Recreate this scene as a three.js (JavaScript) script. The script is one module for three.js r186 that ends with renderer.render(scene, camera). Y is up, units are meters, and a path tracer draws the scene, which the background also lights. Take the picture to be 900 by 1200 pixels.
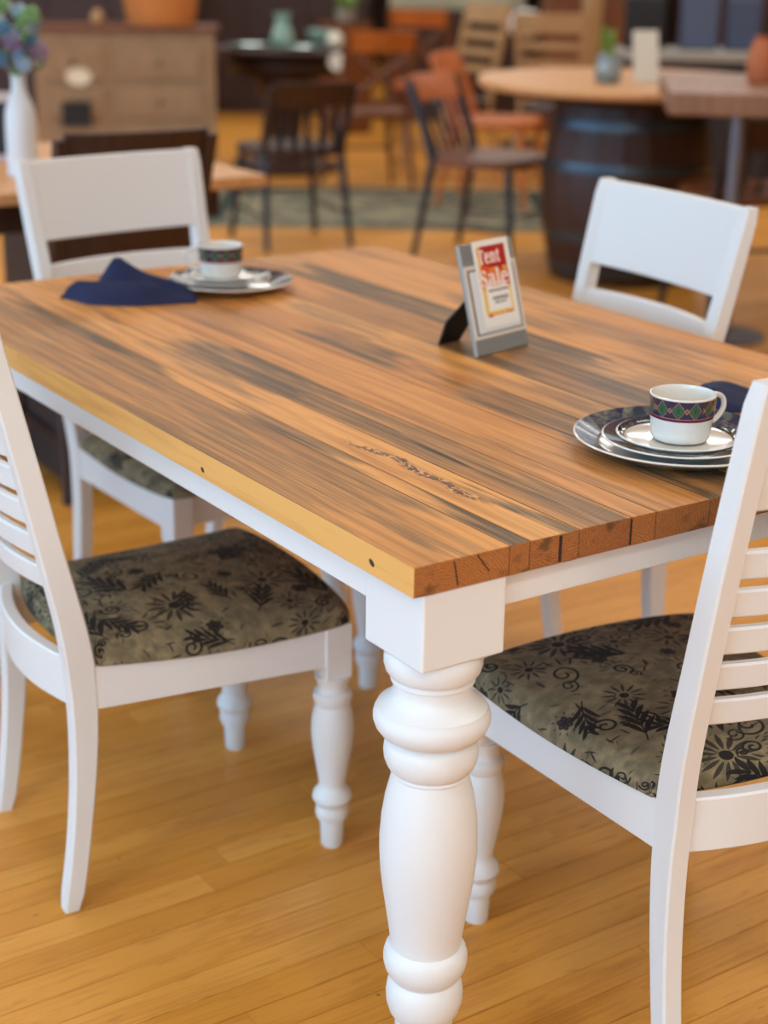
import * as THREE from 'three';
import { RoundedBoxGeometry } from 'three/addons/geometries/RoundedBoxGeometry.js';
import { mergeGeometries, toCreasedNormals as creasedCoarse } from 'three/addons/utils/BufferGeometryUtils.js';
import { RectAreaLightUniformsLib } from 'three/addons/lights/RectAreaLightUniformsLib.js';

// ---------------------------------------------------------------- camera, sky, exposure
const scene = new THREE.Scene();
const FOCAL = 1887.6, PITCH = 0.3393, YAW = 0.5944, ROLL = 0.016;
const EYE = new THREE.Vector3(-0.9124, 1.382, 1.2912);
const camera = new THREE.PerspectiveCamera(2 * Math.atan(600 / FOCAL) * 180 / Math.PI, 0.75, 0.05, 100);
const FWD = new THREE.Vector3(Math.sin(YAW) * Math.cos(PITCH), -Math.sin(PITCH), -Math.cos(YAW) * Math.cos(PITCH));
const RGT = new THREE.Vector3(Math.cos(YAW), 0, Math.sin(YAW));
const UPV = new THREE.Vector3().crossVectors(RGT, FWD);
{
  const c = Math.cos(ROLL), s = Math.sin(ROLL), r = RGT.clone(), u = UPV.clone();
  RGT.copy(r).multiplyScalar(c).addScaledVector(u, s);
  UPV.copy(u).multiplyScalar(c).addScaledVector(r, -s);
}
camera.position.copy(EYE);
camera.quaternion.setFromRotationMatrix(new THREE.Matrix4().makeBasis(RGT, UPV, FWD.clone().negate()));
camera.focus = 1.95;
camera.userData.fStop = 2.9;
scene.add(camera);
const SKY = new THREE.Color(); SKY.setRGB(0.44, 0.80, 1.18);   // overcast daylight
scene.background = SKY;
scene.backgroundIntensity = 8.5;
const LAMP_TINT = new THREE.Color(); LAMP_TINT.setRGB(0.96, 1.0, 0.99);
const LAMP_POWER = 15;
const renderer = new THREE.WebGLRenderer();
renderer.toneMapping = THREE.LinearToneMapping;
renderer.toneMappingExposure = 0.6;
renderer.shadowMap.enabled = true;
RectAreaLightUniformsLib.init();

// pixel (900 x 1200 frame) -> point at height y, or at a depth along the view axis
const rayOf = (u, v) => FWD.clone().addScaledVector(RGT, (u - 450) / FOCAL).addScaledVector(UPV, -(v - 600) / FOCAL);
const at = (u, v, y = 0) => { const d = rayOf(u, v); return EYE.clone().addScaledVector(d, (y - EYE.y) / d.y); };
const atDepth = (u, v, dep) => EYE.clone().addScaledVector(rayOf(u, v), dep);

// ---------------------------------------------------------------- helpers
let seed = 7;
const rnd = () => { seed = (seed + 0x6d2b79f5) | 0; let t = Math.imul(seed ^ (seed >>> 15), 1 | seed); t = (t + Math.imul(t ^ (t >>> 7), 61 | t)) ^ t; return ((t ^ (t >>> 14)) >>> 0) / 4294967296; };
const rr = (a, b) => a + (b - a) * rnd();
const clamp = (x, a = 0, b = 1) => Math.min(b, Math.max(a, x));
const lerp = (a, b, t) => a + (b - a) * t;
const sstep = (a, b, x) => { const t = clamp((x - a) / (b - a)); return t * t * (3 - 2 * t); };
const interp = (x, xs, ys) => { if (x <= xs[0]) return ys[0]; for (let i = 1; i < xs.length; i++) if (x <= xs[i]) return lerp(ys[i - 1], ys[i], (x - xs[i - 1]) / (xs[i] - xs[i - 1])); return ys[ys.length - 1]; };
const hash = (x, y, s) => { let h = Math.imul(x | 0, 374761393) + Math.imul(y | 0, 668265263) + Math.imul(s | 0, 1274126177); h = Math.imul(h ^ (h >>> 13), 1274126177); return ((h ^ (h >>> 16)) >>> 0) / 4294967296; };
const vn = (x, y, s = 0) => { const ix = Math.floor(x), iy = Math.floor(y), fx = x - ix, fy = y - iy, a = fx * fx * (3 - 2 * fx), b = fy * fy * (3 - 2 * fy); return lerp(lerp(hash(ix, iy, s), hash(ix + 1, iy, s), a), lerp(hash(ix, iy + 1, s), hash(ix + 1, iy + 1, s), a), b); };
const fbm = (x, y, s, o = 4) => { let v = 0, a = 0.5, n = 0; for (let i = 0; i < o; i++) { v += a * vn(x, y, s + i * 17); n += a; a *= 0.5; x *= 2.03; y *= 2.03; } return v / n; };

const taken = new Map();
const numbered = (name) => { const n = taken.get(name) ?? 0; taken.set(name, n + 1); return n ? name + '_' + String(n).padStart(3, '0') : name; };
function mesh(name, geo, mat, parent) { const m = new THREE.Mesh(geo, mat); m.name = name; m.castShadow = m.receiveShadow = true; parent.add(m); return m; }
function thing(name, label, category, pos = [0, 0, 0], turn = 0, group, kind) {
  const o = new THREE.Group(); o.name = numbered(name); o.position.set(...pos); o.rotation.y = turn; scene.add(o);
  o.userData = { label, category }; if (group) o.userData.group = group; if (kind) o.userData.kind = kind;
  return o;
}
const struct = (name, label, category) => thing(name, label, category, [0, 0, 0], 0, undefined, 'structure');
function copyOf(src, pos, turn, label) { const c = src.clone(); c.userData = { ...src.userData }; c.name = numbered(src.name.replace(/_\d+$/, '')); c.position.set(...pos); c.rotation.y = turn; if (label) c.userData.label = label; scene.add(c); return c; }
const moved = (g, x, y, z) => g.translate(x, y, z);
const toCreasedNormals = (g, a) => { g.scale(1000, 1000, 1000); return creasedCoarse(g, a).scale(0.001, 0.001, 0.001); };   // matches vertices to 10 micrometres
// box with softened edges, centred at x z, standing on y
const rbox = (w, h, d, x = 0, y = 0, z = 0, r = 0.003, seg = 1) => new RoundedBoxGeometry(w, h, d, seg, Math.min(r, w / 2.01, h / 2.01, d / 2.01)).translate(x, y + h / 2, z);
const box = (w, h, d, x = 0, y = 0, z = 0) => new THREE.BoxGeometry(w, h, d).translate(x, y + h / 2, z);
// uv in metres from position and normal
function metreUV(g, ox = 0, oy = 0, swap = false) {
  const p = g.attributes.position, n = g.attributes.normal, uv = new Float32Array(p.count * 2);
  for (let i = 0; i < p.count; i++) {
    const x = p.getX(i), y = p.getY(i), z = p.getZ(i), a = Math.abs(n.getX(i)), b = Math.abs(n.getY(i)), c = Math.abs(n.getZ(i));
    let u, v;
    if (b >= a && b >= c) { u = x; v = z; } else if (a >= c) { u = y; v = z; } else { u = x; v = y; }
    if (swap) [u, v] = [v, u];
    uv[i * 2] = u + ox; uv[i * 2 + 1] = v + oy;
  }
  g.setAttribute('uv', new THREE.BufferAttribute(uv, 2)); return g;
}
// a skin over rings of equal point count (arrays of [x,y,z]), capped at both ends
function loft(rings, crease = 0.5, closed = true) {
  const n = rings[0].length, pos = [], idx = [];
  for (const r of rings) for (const q of r) pos.push(...q);
  const m = closed ? n : n - 1;
  for (let i = 0; i + 1 < rings.length; i++) for (let j = 0; j < m; j++) { const a = i * n + j, b = i * n + (j + 1) % n, c = a + n, d = b + n; idx.push(a, b, d, a, d, c); }
  if (closed) for (const e of [0, rings.length - 1]) {
    const r = rings[e], c = [0, 1, 2].map((k) => r.reduce((s, q) => s + q[k], 0) / n), ci = pos.length / 3; pos.push(...c);
    for (let j = 0; j < n; j++) e ? idx.push(ci, e * n + j, e * n + (j + 1) % n) : idx.push(ci, (j + 1) % n, j);
  }
  let g = new THREE.BufferGeometry(); g.setAttribute('position', new THREE.Float32BufferAttribute(pos, 3)); g.setIndex(idx);
  let vol = 0; for (let i = 0; i < idx.length; i += 3) { const [a, b, c] = [0, 1, 2].map((k) => new THREE.Vector3(...pos.slice(idx[i + k] * 3, idx[i + k] * 3 + 3))); vol += a.dot(b.cross(c)); }
  if (vol < 0) { for (let i = 0; i < idx.length; i += 3) [idx[i], idx[i + 1]] = [idx[i + 1], idx[i]]; g.setIndex(idx); }
  g = toCreasedNormals(g, crease); return metreUV(g);
}
// chamfered rectangle in 2D, half sizes a b
const chamfer = (a, b, c) => [[-a + c, -b], [a - c, -b], [a, -b + c], [a, b - c], [a - c, b], [-a + c, b], [-a, b - c], [-a, -b + c]];
const lathe = (pts, seg = 40) => new THREE.LatheGeometry(pts.map(([r, y]) => new THREE.Vector2(r, y)), seg);
// smooth profile through [r, y] control points
function turned(pts, per = 5) { const c = new THREE.CatmullRomCurve3(pts.map(([r, y]) => new THREE.Vector3(r, y, 0)), false, 'catmullrom', 0.35); return c.getPoints(pts.length * per).map((q) => [Math.max(q.x, 0.0001), q.y]); }
const bar = (a, b, r, seg = 8, r2 = r) => { const A = new THREE.Vector3(...a), B = new THREE.Vector3(...b), d = B.clone().sub(A), g = new THREE.CylinderGeometry(r2, r, d.length(), seg); g.applyQuaternion(new THREE.Quaternion().setFromUnitVectors(new THREE.Vector3(0, 1, 0), d.clone().normalize())); const m = A.add(B).multiplyScalar(0.5); return g.translate(m.x, m.y, m.z); };
const merge = (list) => mergeGeometries(list.map((g) => { const h = g.index ? g.toNonIndexed() : g; for (const k of Object.keys(h.attributes)) if (!['position', 'normal', 'uv'].includes(k)) h.deleteAttribute(k); h.clearGroups?.(); return h; }));

// ---------------------------------------------------------------- textures and materials
function pixTex(w, h, f, { srgb = true, repeat = true } = {}) {
  const d = new Uint8Array(w * h * 4);
  for (let y = 0; y < h; y++) for (let x = 0; x < w; x++) { const c = f(x, y), i = (y * w + x) * 4; d[i] = clamp(c[0], 0, 255); d[i + 1] = clamp(c[1], 0, 255); d[i + 2] = clamp(c[2], 0, 255); d[i + 3] = 255; }
  const t = new THREE.DataTexture(d, w, h); t.magFilter = THREE.LinearFilter; t.minFilter = THREE.LinearMipmapLinearFilter; t.generateMipmaps = true;
  if (srgb) t.colorSpace = THREE.SRGBColorSpace; if (repeat) t.wrapS = t.wrapT = THREE.RepeatWrapping; t.needsUpdate = true; return t;
}
function canvasTex(w, h, draw, repeat = false) {
  const c = document.createElement('canvas'); c.width = w; c.height = h; draw(c.getContext('2d'), w, h);
  const t = new THREE.CanvasTexture(c); t.colorSpace = THREE.SRGBColorSpace; t.magFilter = THREE.LinearFilter; if (repeat) t.wrapS = t.wrapT = THREE.RepeatWrapping; return t;
}
const mix3 = (a, b, t) => [lerp(a[0], b[0], t), lerp(a[1], b[1], t), lerp(a[2], b[2], t)];
const std = (o) => new THREE.MeshStandardMaterial(o);
const phys = (o) => new THREE.MeshPhysicalMaterial(o);

// plain wood with grain along v; one tile covers `w` x `l` metres
function woodTex(base, dark, s, px = 256, py = 512, w = 0.25, l = 1.0) {
  const t = pixTex(px, py, (x, y) => {
    const X = x / px, Y = y / py, wx = (q) => q;
    const per = (fx, fy, k) => lerp(fbm(X * fx, Y * fy, k, 3), fbm((X - 1) * fx, Y * fy, k, 3), sstep(0.85, 1, X));
    const perY = (fx, fy, k) => lerp(per(fx, fy, k), (() => { const Y2 = Y - 1; return fbm(X * fx, Y2 * fy, k, 3); })(), sstep(0.88, 1, Y));
    const g = perY(22, 4, s), f = perY(90, 9, s + 5), b = perY(3, 2, s + 9);
    const k = clamp((g - 0.35) * 0.9 + (f - 0.5) * 0.55 + (b - 0.5) * 0.5);
    return mix3(base, dark, k);
  });
  t.repeat.set(1 / w, 1 / l); return t;
}
const wood = (base, dark, s, rough = 0.45, extra = {}) => std({ map: woodTex(base, dark, s), roughness: rough, ...extra });

const paint = phys({ color: new THREE.Color().setRGB(0.80, 0.795, 0.785), roughness: 0.38, specularIntensity: 0.7 });

// ---- table planks: honey oak with grey-brown weathered faces, saw marks and dark flecks
const TW = 1.03, TL = 1.625, TH = 0.0356, TY = 0.762;
const SEAMS = [0, 0.128, 0.156, 0.227, 0.305, 0.344, 0.4315, 0.52, 0.60, 0.705, 0.79, 0.885, 0.95, TW];
// tone of each plank: 0 honey .. 1 weathered
const TONE = [0.46, 0.34, 0.22, 0.30, 0.16, 0.30, 0.18, 0.40, 0.56, 0.60, 0.22, 0.30, 0.22];
const WORN = [ // plank, from z, to z, strength, centre across (0..1), half width : weathered grey-brown faces
  [0, -1.45, -0.16, 0.52, 0.45, 0.7], [0, -0.2, -0.02, 0.75, 0.42, 0.1], [1, -1.5, -0.88, 0.9, 0.5, 0.5], [1, -0.56, -0.34, 0.95, 0.5, 0.6], [1, -0.13, 0, 1.0, 0.6, 0.6],
  [2, -1.05, -0.7, 0.45, 0.7, 0.4], [2, -0.16, -0.05, 0.9, 0.75, 0.16], [3, -0.98, -0.62, 0.95, 0.5, 0.7], [3, -0.66, -0.24, 0.75, 0.6, 0.6], [3, -0.26, 0, 0.7, 0.6, 0.55], [3, -1.5, -1.3, 0.4, 0.5, 0.5],
  [4, -0.5, -0.2, 0.3, 0.5, 0.5], [5, -0.3, -0.05, 0.35, 0.5, 0.6], [5, -1.3, -1.1, 0.3, 0.5, 0.5], [6, -0.98, -0.72, 0.92, 0.55, 0.5], [6, -0.6, -0.24, 0.75, 0.6, 0.5], [6, -0.22, 0, 0.8, 0.5, 0.7],
  [7, -0.5, -0.3, 0.55, 0.5, 0.6], [7, -1.2, -0.95, 0.35, 0.6, 0.5], [8, -0.78, -0.18, 0.85, 0.5, 0.8], [8, -1.25, -0.9, 0.4, 0.5, 0.5], [9, -1.5, -0.55, 0.95, 0.5, 0.85], [9, -0.5, -0.2, 0.5, 0.5, 0.6],
  [10, -1.1, -0.8, 0.6, 0.6, 0.3], [10, -0.6, -0.3, 0.4, 0.5, 0.5], [11, -0.9, -0.5, 0.45, 0.5, 0.5], [12, -1.3, -1.0, 0.4, 0.5, 0.5],
];
const topTex = (() => {
  const w = 1280, h = 2048;
  const t = pixTex(w, h, (px, py) => {
    const x = px / w * TW, z = -py / h * TL;
    let k = 0; while (k < SEAMS.length - 2 && x >= SEAMS[k + 1]) k++;
    const s = 101 + k * 37, wob = (fbm(x * 9, z * 2.2, s, 3) - 0.5) * 0.05;
    const xx = x + wob;
    const ring = Math.sin((xx * 95 + fbm(xx * 14, z * 1.1, s + 3, 3) * 9) * 2.4) * 0.5 + 0.5;
    const fine = fbm(x * 620, z * 11, s + 7, 3), mid = fbm(x * 150, z * 4, s + 11, 3), big = fbm(x * 16, z * 1.7, s + 13, 4), blot = fbm(x * 30, z * 9, s + 19, 4);
    let c = mix3(mix3([236, 172, 96], [214, 144, 74], hash(k, 7, 1)), [176, 112, 54], clamp(ring * 0.34 + (mid - 0.5) * 0.9 + (big - 0.5) * 0.9));
    let wear = (TONE[k] - 0.36) * 0.8 + (big - 0.56) * 1.2;
    const across = (x - SEAMS[k]) / (SEAMS[k + 1] - SEAMS[k]), strk = fbm(x * 70, z * 4.5, s + 41, 4), rag = (fbm(x * 90, z * 7, s + 43, 3) - 0.5) * 0.3;
    for (const [pk, z0, z1, st, cc, hw] of WORN) if (pk === k) wear = Math.max(wear, st * sstep(z0 - 0.07, z0 + 0.07, z + rag) * sstep(z1 + 0.06, z1 - 0.06, z + (z1 === 0 ? -0.1 : rag)) * sstep(hw * 1.25, hw * 0.6, Math.abs(across - cc) + rag * 0.8) * clamp(0.72 + (strk - 0.42) * 1.5));
    const saw = Math.abs(Math.sin((z * 1 + x * 0.25 + (fbm(x * 20, z * 20, s + 23, 2) - 0.5) * 0.02) * 520));
    wear = clamp(wear + (fine - 0.5) * 0.75 * clamp(wear * 3) + (saw - 0.6) * 0.16 * clamp(wear * 2) + (mid - 0.5) * 0.5 * clamp(wear * 2));
    c = mix3(c, [106, 83, 57], clamp(wear * 1.0));
    c = mix3(c, [72, 58, 42], clamp((wear - 0.7) * 1.5));
    c = mix3(c, [112, 72, 38], clamp((fine - 0.64) * 2.4) * 0.5);
    const crk = fbm(x * 120, z * 3.2, s + 31, 2); if (crk > 0.83) c = mix3(c, [58, 40, 26], clamp((crk - 0.83) * 16));
    // the long splintered groove in the fourth plank
    const gx = 0.195 + (fbm(z * 9, 3, 77, 3) - 0.5) * 0.045, gd = Math.abs(x - gx), gm = sstep(0.009, 0.002, gd + (fbm(x * 300, z * 60, 5, 2) - 0.5) * 0.009) * sstep(-0.45, -0.36, z) * sstep(-0.1, -0.18, z);
    const flick = fbm(x * 420, z * 190, 9, 2); c = mix3(c, flick > 0.6 ? [226, 178, 128] : [84, 50, 30], gm * 0.9);
    const e = Math.min(x - SEAMS[k], SEAMS[k + 1] - x); if (e < 0.0013) c = mix3(c, [92, 62, 36], 0.45 * fbm(z * 7, k * 9, 55, 2) * 1.4);
    return c;
  }, { repeat: false });
  return t;
})();
const topMat = phys({ map: topTex, bumpMap: topTex, bumpScale: 0.0006, roughness: 0.42, specularIntensity: 0.55 });
const sideTex = pixTex(256, 1024, (x, y) => { const X = x / 256, Y = y / 1024; const g = fbm(X * 26 + fbm(X * 4, Y * 6, 3, 2) * 2, Y * 7, 311, 3), b = fbm(X * 2, Y * 8, 317, 3); return mix3([234, 176, 100], [204, 140, 70], clamp((g - 0.4) * 1.1 + (b - 0.5) * 0.8)); });
const sideMat = phys({ map: sideTex, roughness: 0.45, specularIntensity: 0.5 });
const endTex = [0, 1, 2, 3].map((v) => pixTex(256, 128, (x, y) => {
  const X = x / 256 * 0.14, Y = y / 128 * 0.036, cx = [0.03, -0.02, 0.09, 0.16][v], cy = [-0.05, 0.02, 0.11, -0.03][v];
  const r = Math.hypot(X - cx, Y - cy) + (fbm(X * 90, Y * 90, v * 9, 3) - 0.5) * 0.006, ring = Math.sin(r * 1900) * 0.5 + 0.5, f = fbm(X * 900, Y * 900, v + 40, 2);
  let c = mix3([184, 118, 60], [128, 74, 34], clamp(ring * 0.6 + (f - 0.5) * 0.9 + 0.1 * v)); const q = fbm(X * 40, Y * 60, v + 70, 3); return mix3(c, [66, 44, 28], clamp((q - 0.6) * 3));
}));
const endMat = endTex.map((t) => { t.repeat.set(1 / 0.14, 1 / 0.036); return std({ map: t, bumpMap: t, bumpScale: 0.0008, roughness: 0.62 }); });
const seamMat = std({ color: '#5d3d22', roughness: 0.7 });
const knotMat = std({ color: '#2a1d14', roughness: 0.8 });

// ---- floor boards: golden maple strip
const floorTex = [0, 1, 2, 3].map((v) => pixTex(128, 1024, (x, y) => {
  const X = x / 128, Y = y / 1024;
  const g = fbm(X * 18 + fbm(X * 2, Y * 5, v * 7 + 1, 2) * 3, Y * 14, 400 + v, 3), f = fbm(X * 60, Y * 60, 430 + v, 2), b = fbm(X * 2, Y * 9, 460 + v, 3), d = fbm(X * 5, Y * 26, 480 + v, 3);
  let c = mix3([[228, 160, 70], [222, 153, 62], [232, 165, 76], [218, 149, 60]][v], [[194, 124, 46], [187, 118, 42], [200, 130, 52], [180, 113, 40]][v], clamp((g - 0.42) * 0.8 + (b - 0.5) * 1.0 + (f - 0.5) * 0.3));
  c = mix3(c, [120, 74, 32], clamp((d - 0.7) * 3.0) * 0.4);
  const scuff = fbm(X * 9, Y * 70, 495 + v, 2); if (scuff > 0.93) c = mix3(c, [74, 46, 24], 0.6);
  return c;
}));
for (const t of floorTex) t.repeat.set(1 / 0.0575, 1 / 1.6);
const floorMat = floorTex.map((t, i) => phys({ map: t, roughness: 0.34 + 0.03 * i, specularIntensity: 0.5 }));
const gapMat = std({ color: '#2c1a0c', roughness: 0.9 });
const farFloorMat = floorMat[1];

// ---- upholstery: olive-grey damask with dark leaves, daisies and scrolls
const fabricTex = canvasTex(1024, 1024, (g, W) => {
  const img = g.createImageData(W, W);
  for (let y = 0; y < W; y++) for (let x = 0; x < W; x++) {
    const X = x / W, Y = y / W, wrap = (f) => lerp(lerp(f(X, Y), f(X - 1, Y), sstep(0.85, 1, X)), lerp(f(X, Y - 1), f(X - 1, Y - 1), sstep(0.85, 1, X)), sstep(0.85, 1, Y));
    const n = wrap((a, b) => fbm(a * 22, b * 34, 21, 4)), weave = ((x & 3) < 2) === ((y & 3) < 2) ? 5 : -5, f = hash(x, y, 3) * 18 - 9;
    const c = mix3([108, 96, 72], [156, 139, 103], clamp((n - 0.3) * 1.7)), i = (y * W + x) * 4;
    img.data[i] = c[0] + weave + f; img.data[i + 1] = c[1] + weave + f; img.data[i + 2] = c[2] + weave + f * 0.8; img.data[i + 3] = 255;
  }
  g.putImageData(img, 0, 0);
  const wrapDraw = (cx, cy, fn) => { for (const dx of [-W, 0, W]) for (const dy of [-W, 0, W]) { g.save(); g.translate(cx + dx, cy + dy); fn(); g.restore(); } };
  const INK = 'rgba(20,15,11,0.95)', SOFT = 'rgba(44,36,28,0.88)', PALE = 'rgba(136,126,96,0.8)';
  const daisy = (cx, cy, r, n, rot) => wrapDraw(cx, cy, () => {
    for (let i = 0; i < n; i++) { g.save(); g.rotate(rot + i * 2 * Math.PI / n); g.beginPath(); g.moveTo(r * 0.22, 0); g.quadraticCurveTo(r * 0.62, -r * 0.17, r, 0); g.quadraticCurveTo(r * 0.62, r * 0.17, r * 0.22, 0); g.fillStyle = SOFT; g.fill(); g.lineWidth = 2.5; g.strokeStyle = PALE; g.stroke(); g.restore(); }
    g.beginPath(); g.arc(0, 0, r * 0.2, 0, 7); g.fillStyle = INK; g.fill();
  });
  const leaf = (l, w, bend) => { g.beginPath(); g.moveTo(0, 0); g.quadraticCurveTo(l * 0.5, -w + bend, l, bend); g.quadraticCurveTo(l * 0.5, w * 0.5 + bend * 0.6, 0, 0); g.fill(); };
  const fern = (cx, cy, len, rot, flip = 1) => wrapDraw(cx, cy, () => {
    g.rotate(rot); g.scale(1, flip); g.strokeStyle = INK; g.fillStyle = INK; g.lineWidth = 6;
    g.beginPath(); g.moveTo(0, 0); g.quadraticCurveTo(len * 0.5, -len * 0.1, len, len * 0.06); g.stroke();
    for (let i = 0; i < 4; i++) for (const s of [-1, 1]) { g.save(); g.translate(len * (0.2 + i * 0.24), -len * 0.03); g.rotate(s * 0.95); g.scale(1, s); leaf(len * (0.58 - i * 0.05), len * 0.115, -len * 0.22); g.restore(); }
  });
  const scroll = (cx, cy, r, rot, flip = 1) => wrapDraw(cx, cy, () => {
    g.rotate(rot); g.scale(1, flip); g.strokeStyle = INK; g.lineCap = 'round';
    for (const [k, lw] of [[1, 11], [0.62, 8]]) { g.lineWidth = lw; g.beginPath(); for (let a = 0; a < 8.6; a += 0.2) { const q = r * k * (1 - a / 10.5); g.lineTo(Math.cos(a) * q + (k < 1 ? r * 1.25 : 0), Math.sin(a) * q * 0.85); } g.stroke(); }
    g.fillStyle = INK; for (let i = 0; i < 4; i++) { g.save(); g.rotate(2.6 + i * 0.42); g.translate(r * 1.05, 0); leaf(r * 0.95, r * 0.26, r * 0.24); g.restore(); }
  });
  const bloom = (cx, cy, r, rot) => wrapDraw(cx, cy, () => {
    g.strokeStyle = INK; g.lineWidth = 5;
    for (let i = 0; i < 6; i++) { g.save(); g.rotate(rot + i * 1.047); g.beginPath(); g.ellipse(r * 0.34, 0, r * 0.3, r * 0.2, 0, 0, 7); g.fillStyle = SOFT; g.fill(); g.stroke(); g.restore(); }
    for (let i = 0; i < 10; i++) { g.save(); g.rotate(rot + i * 0.628 + 0.3); g.beginPath(); g.ellipse(r * 1.0, 0, r * 0.15, r * 0.05, 0, 0, 7); g.fillStyle = INK; g.fill(); g.restore(); }
    g.beginPath(); g.arc(0, 0, r * 0.12, 0, 7); g.fillStyle = INK; g.fill();
  });
  { let q0 = 99; const q = () => (q0 = (q0 * 16807) % 2147483647) / 2147483647; for (let i = 0; i < 150; i++) { const x = q() * W, y = q() * W, r = q() * 7, l = 26 + q() * 46, b = (q() - 0.5) * 26, dark = q() > 0.45; wrapDraw(x, y, () => { g.rotate(r); g.fillStyle = dark ? 'rgba(34,27,20,0.8)' : 'rgba(74,64,50,0.7)'; leaf(l, l * 0.24, b); }); } }
  daisy(250, 220, 130, 13, 0.1); daisy(760, 640, 138, 14, 0.3); daisy(330, 800, 112, 11, 0.2); daisy(560, 740, 84, 10, 0.5); daisy(980, 760, 84, 11, 0.4); daisy(120, 300 + 470, 76, 10, 0.2); daisy(500, 420, 80, 11, 0.1); daisy(820, 130, 92, 12, 0);
  fern(300, 560, 170, -2.4); fern(830, 780, 160, 2.9, -1); fern(690, 480, 180, -0.6); fern(380, 120, 150, 2.8); fern(960, 60, 170, 1.1); fern(200, 1000, 150, 0.2, -1);
  scroll(330, 470, 46, 1.4); scroll(640, 640, 44, 0.2, -1); scroll(850, 300, 48, 2.2); scroll(60, 640, 44, -0.9); scroll(240, 900, 44, 0.6, -1); scroll(700, 980, 46, 1.9);
  fern(420, 330, 230, 0.5); fern(560, 900, 220, -0.8, -1); fern(100, 560, 230, 0.2, -1); fern(930, 420, 200, -1.9); fern(600, 120, 190, 2.3); fern(90, 930, 170, -0.5);
  scroll(560, 520, 74, 0.3); scroll(150, 420, 62, 2.0, -1); scroll(900, 880, 72, 1.2); scroll(430, 640, 58, -1.2, -1); scroll(480, 60, 56, 0.9); scroll(990, 250, 52, -0.4, -1); scroll(690, 330, 56, 2.6);
  bloom(640, 240, 62, 0); bloom(210, 680, 60, 0.4); bloom(930, 560, 52, 0.2); bloom(440, 930, 52, 0.7); bloom(720, 860, 54, 0.1); bloom(60, 120, 56, 0);
}, true);
fabricTex.repeat.set(1 / 0.37, 1 / 0.37);
const fabric = phys({ map: fabricTex, roughness: 0.85, sheen: 0.25, sheenRoughness: 0.6, sheenColor: new THREE.Color(0.5, 0.47, 0.38), bumpMap: fabricTex, bumpScale: 0.0004 });

// ---- china
const glaze = phys({ color: new THREE.Color().setRGB(0.78, 0.75, 0.69), roughness: 0.12, clearcoat: 0.6, clearcoatRoughness: 0.05 });
const bandTex = canvasTex(2048, 160, (g, W, H) => {
  g.fillStyle = '#23233f'; g.fillRect(0, 0, W, H);
  let s = 5; const q = () => (s = (s * 16807) % 2147483647) / 2147483647;
  for (let i = 0; i < 900; i++) { g.fillStyle = ['#34335c', '#1a1b33', '#4a3a5e', '#2c3f66'][i % 4]; g.fillRect(q() * W, q() * H, 4 + q() * 9, 3 + q() * 7); }
  const n = 12, st = W / n; g.lineWidth = 5;
  for (let i = 0; i < n; i++) {
    const x = (i + 0.5) * st, y = H * 0.46; g.fillStyle = '#12603f'; g.beginPath(); g.moveTo(x - 54, y); g.lineTo(x, y - 54); g.lineTo(x + 54, y); g.lineTo(x, y + 54); g.fill();
    g.fillStyle = '#0b4630'; g.fillRect(x - 14, y - 22, 28, 40);
    g.strokeStyle = '#a08468'; g.beginPath(); g.moveTo(x - 68, y); g.lineTo(x, y - 66); g.lineTo(x + 68, y); g.lineTo(x, y + 66); g.closePath(); g.stroke();
    const x2 = i * st; g.strokeStyle = '#b08a6a'; g.fillStyle = '#6a4a4a'; g.beginPath(); g.moveTo(x2 - 22, y); g.lineTo(x2, y - 20); g.lineTo(x2 + 22, y); g.lineTo(x2, y + 20); g.closePath(); g.fill(); g.stroke();
  }
  g.fillStyle = '#6d1f38'; g.fillRect(0, H - 22, W, 22); g.fillStyle = '#b48a7a'; g.fillRect(0, H - 25, W, 4); g.fillRect(0, 0, W, 4);
});
const bandMat = phys({ map: bandTex, roughness: 0.16, clearcoat: 0.6, clearcoatRoughness: 0.05 });
const rimTex = canvasTex(2048, 128, (g, W, H) => {
  g.fillStyle = '#2c3150'; g.fillRect(0, 0, W, H); let s = 11; const q = () => (s = (s * 16807) % 2147483647) / 2147483647;
  for (let i = 0; i < 500; i++) { g.fillStyle = ['#3e4468', '#23263f', '#54607a', '#2f4a4a'][i % 4]; g.globalAlpha = 0.6; g.beginPath(); g.ellipse(q() * W, q() * H, 12 + q() * 26, 5 + q() * 12, q() * 3, 0, 7); g.fill(); } g.globalAlpha = 1;
  const n = 34, st = W / n; for (let i = 0; i < n; i++) { const x = (i + 0.5) * st, y = H * 0.5; g.fillStyle = '#1f5c44'; g.beginPath(); g.moveTo(x - 18, y); g.lineTo(x, y - 38); g.lineTo(x + 18, y); g.lineTo(x, y + 38); g.fill(); g.strokeStyle = '#b3a078'; g.lineWidth = 4; g.stroke(); }
  g.fillStyle = '#a9977a'; g.fillRect(0, 0, W, 5);
});
const rimMat = phys({ map: rimTex, roughness: 0.14, clearcoat: 0.7, clearcoatRoughness: 0.04 });
const rimPlainTex = canvasTex(2048, 128, (g, W, H) => {
  g.fillStyle = '#2a3050'; g.fillRect(0, 0, W, H); let s = 23; const q = () => (s = (s * 16807) % 2147483647) / 2147483647;
  for (let i = 0; i < 420; i++) { g.fillStyle = ['#363e62', '#20253f', '#5c6672', '#8a8a78', '#2a4148'][i % 5]; g.globalAlpha = 0.45; g.beginPath(); g.ellipse(q() * W, q() * H, 16 + q() * 50, 6 + q() * 14, q() * 3, 0, 7); g.fill(); } g.globalAlpha = 1;
});
const rimPlain = phys({ map: rimPlainTex, roughness: 0.22, clearcoat: 0.25, clearcoatRoughness: 0.1 });
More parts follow.
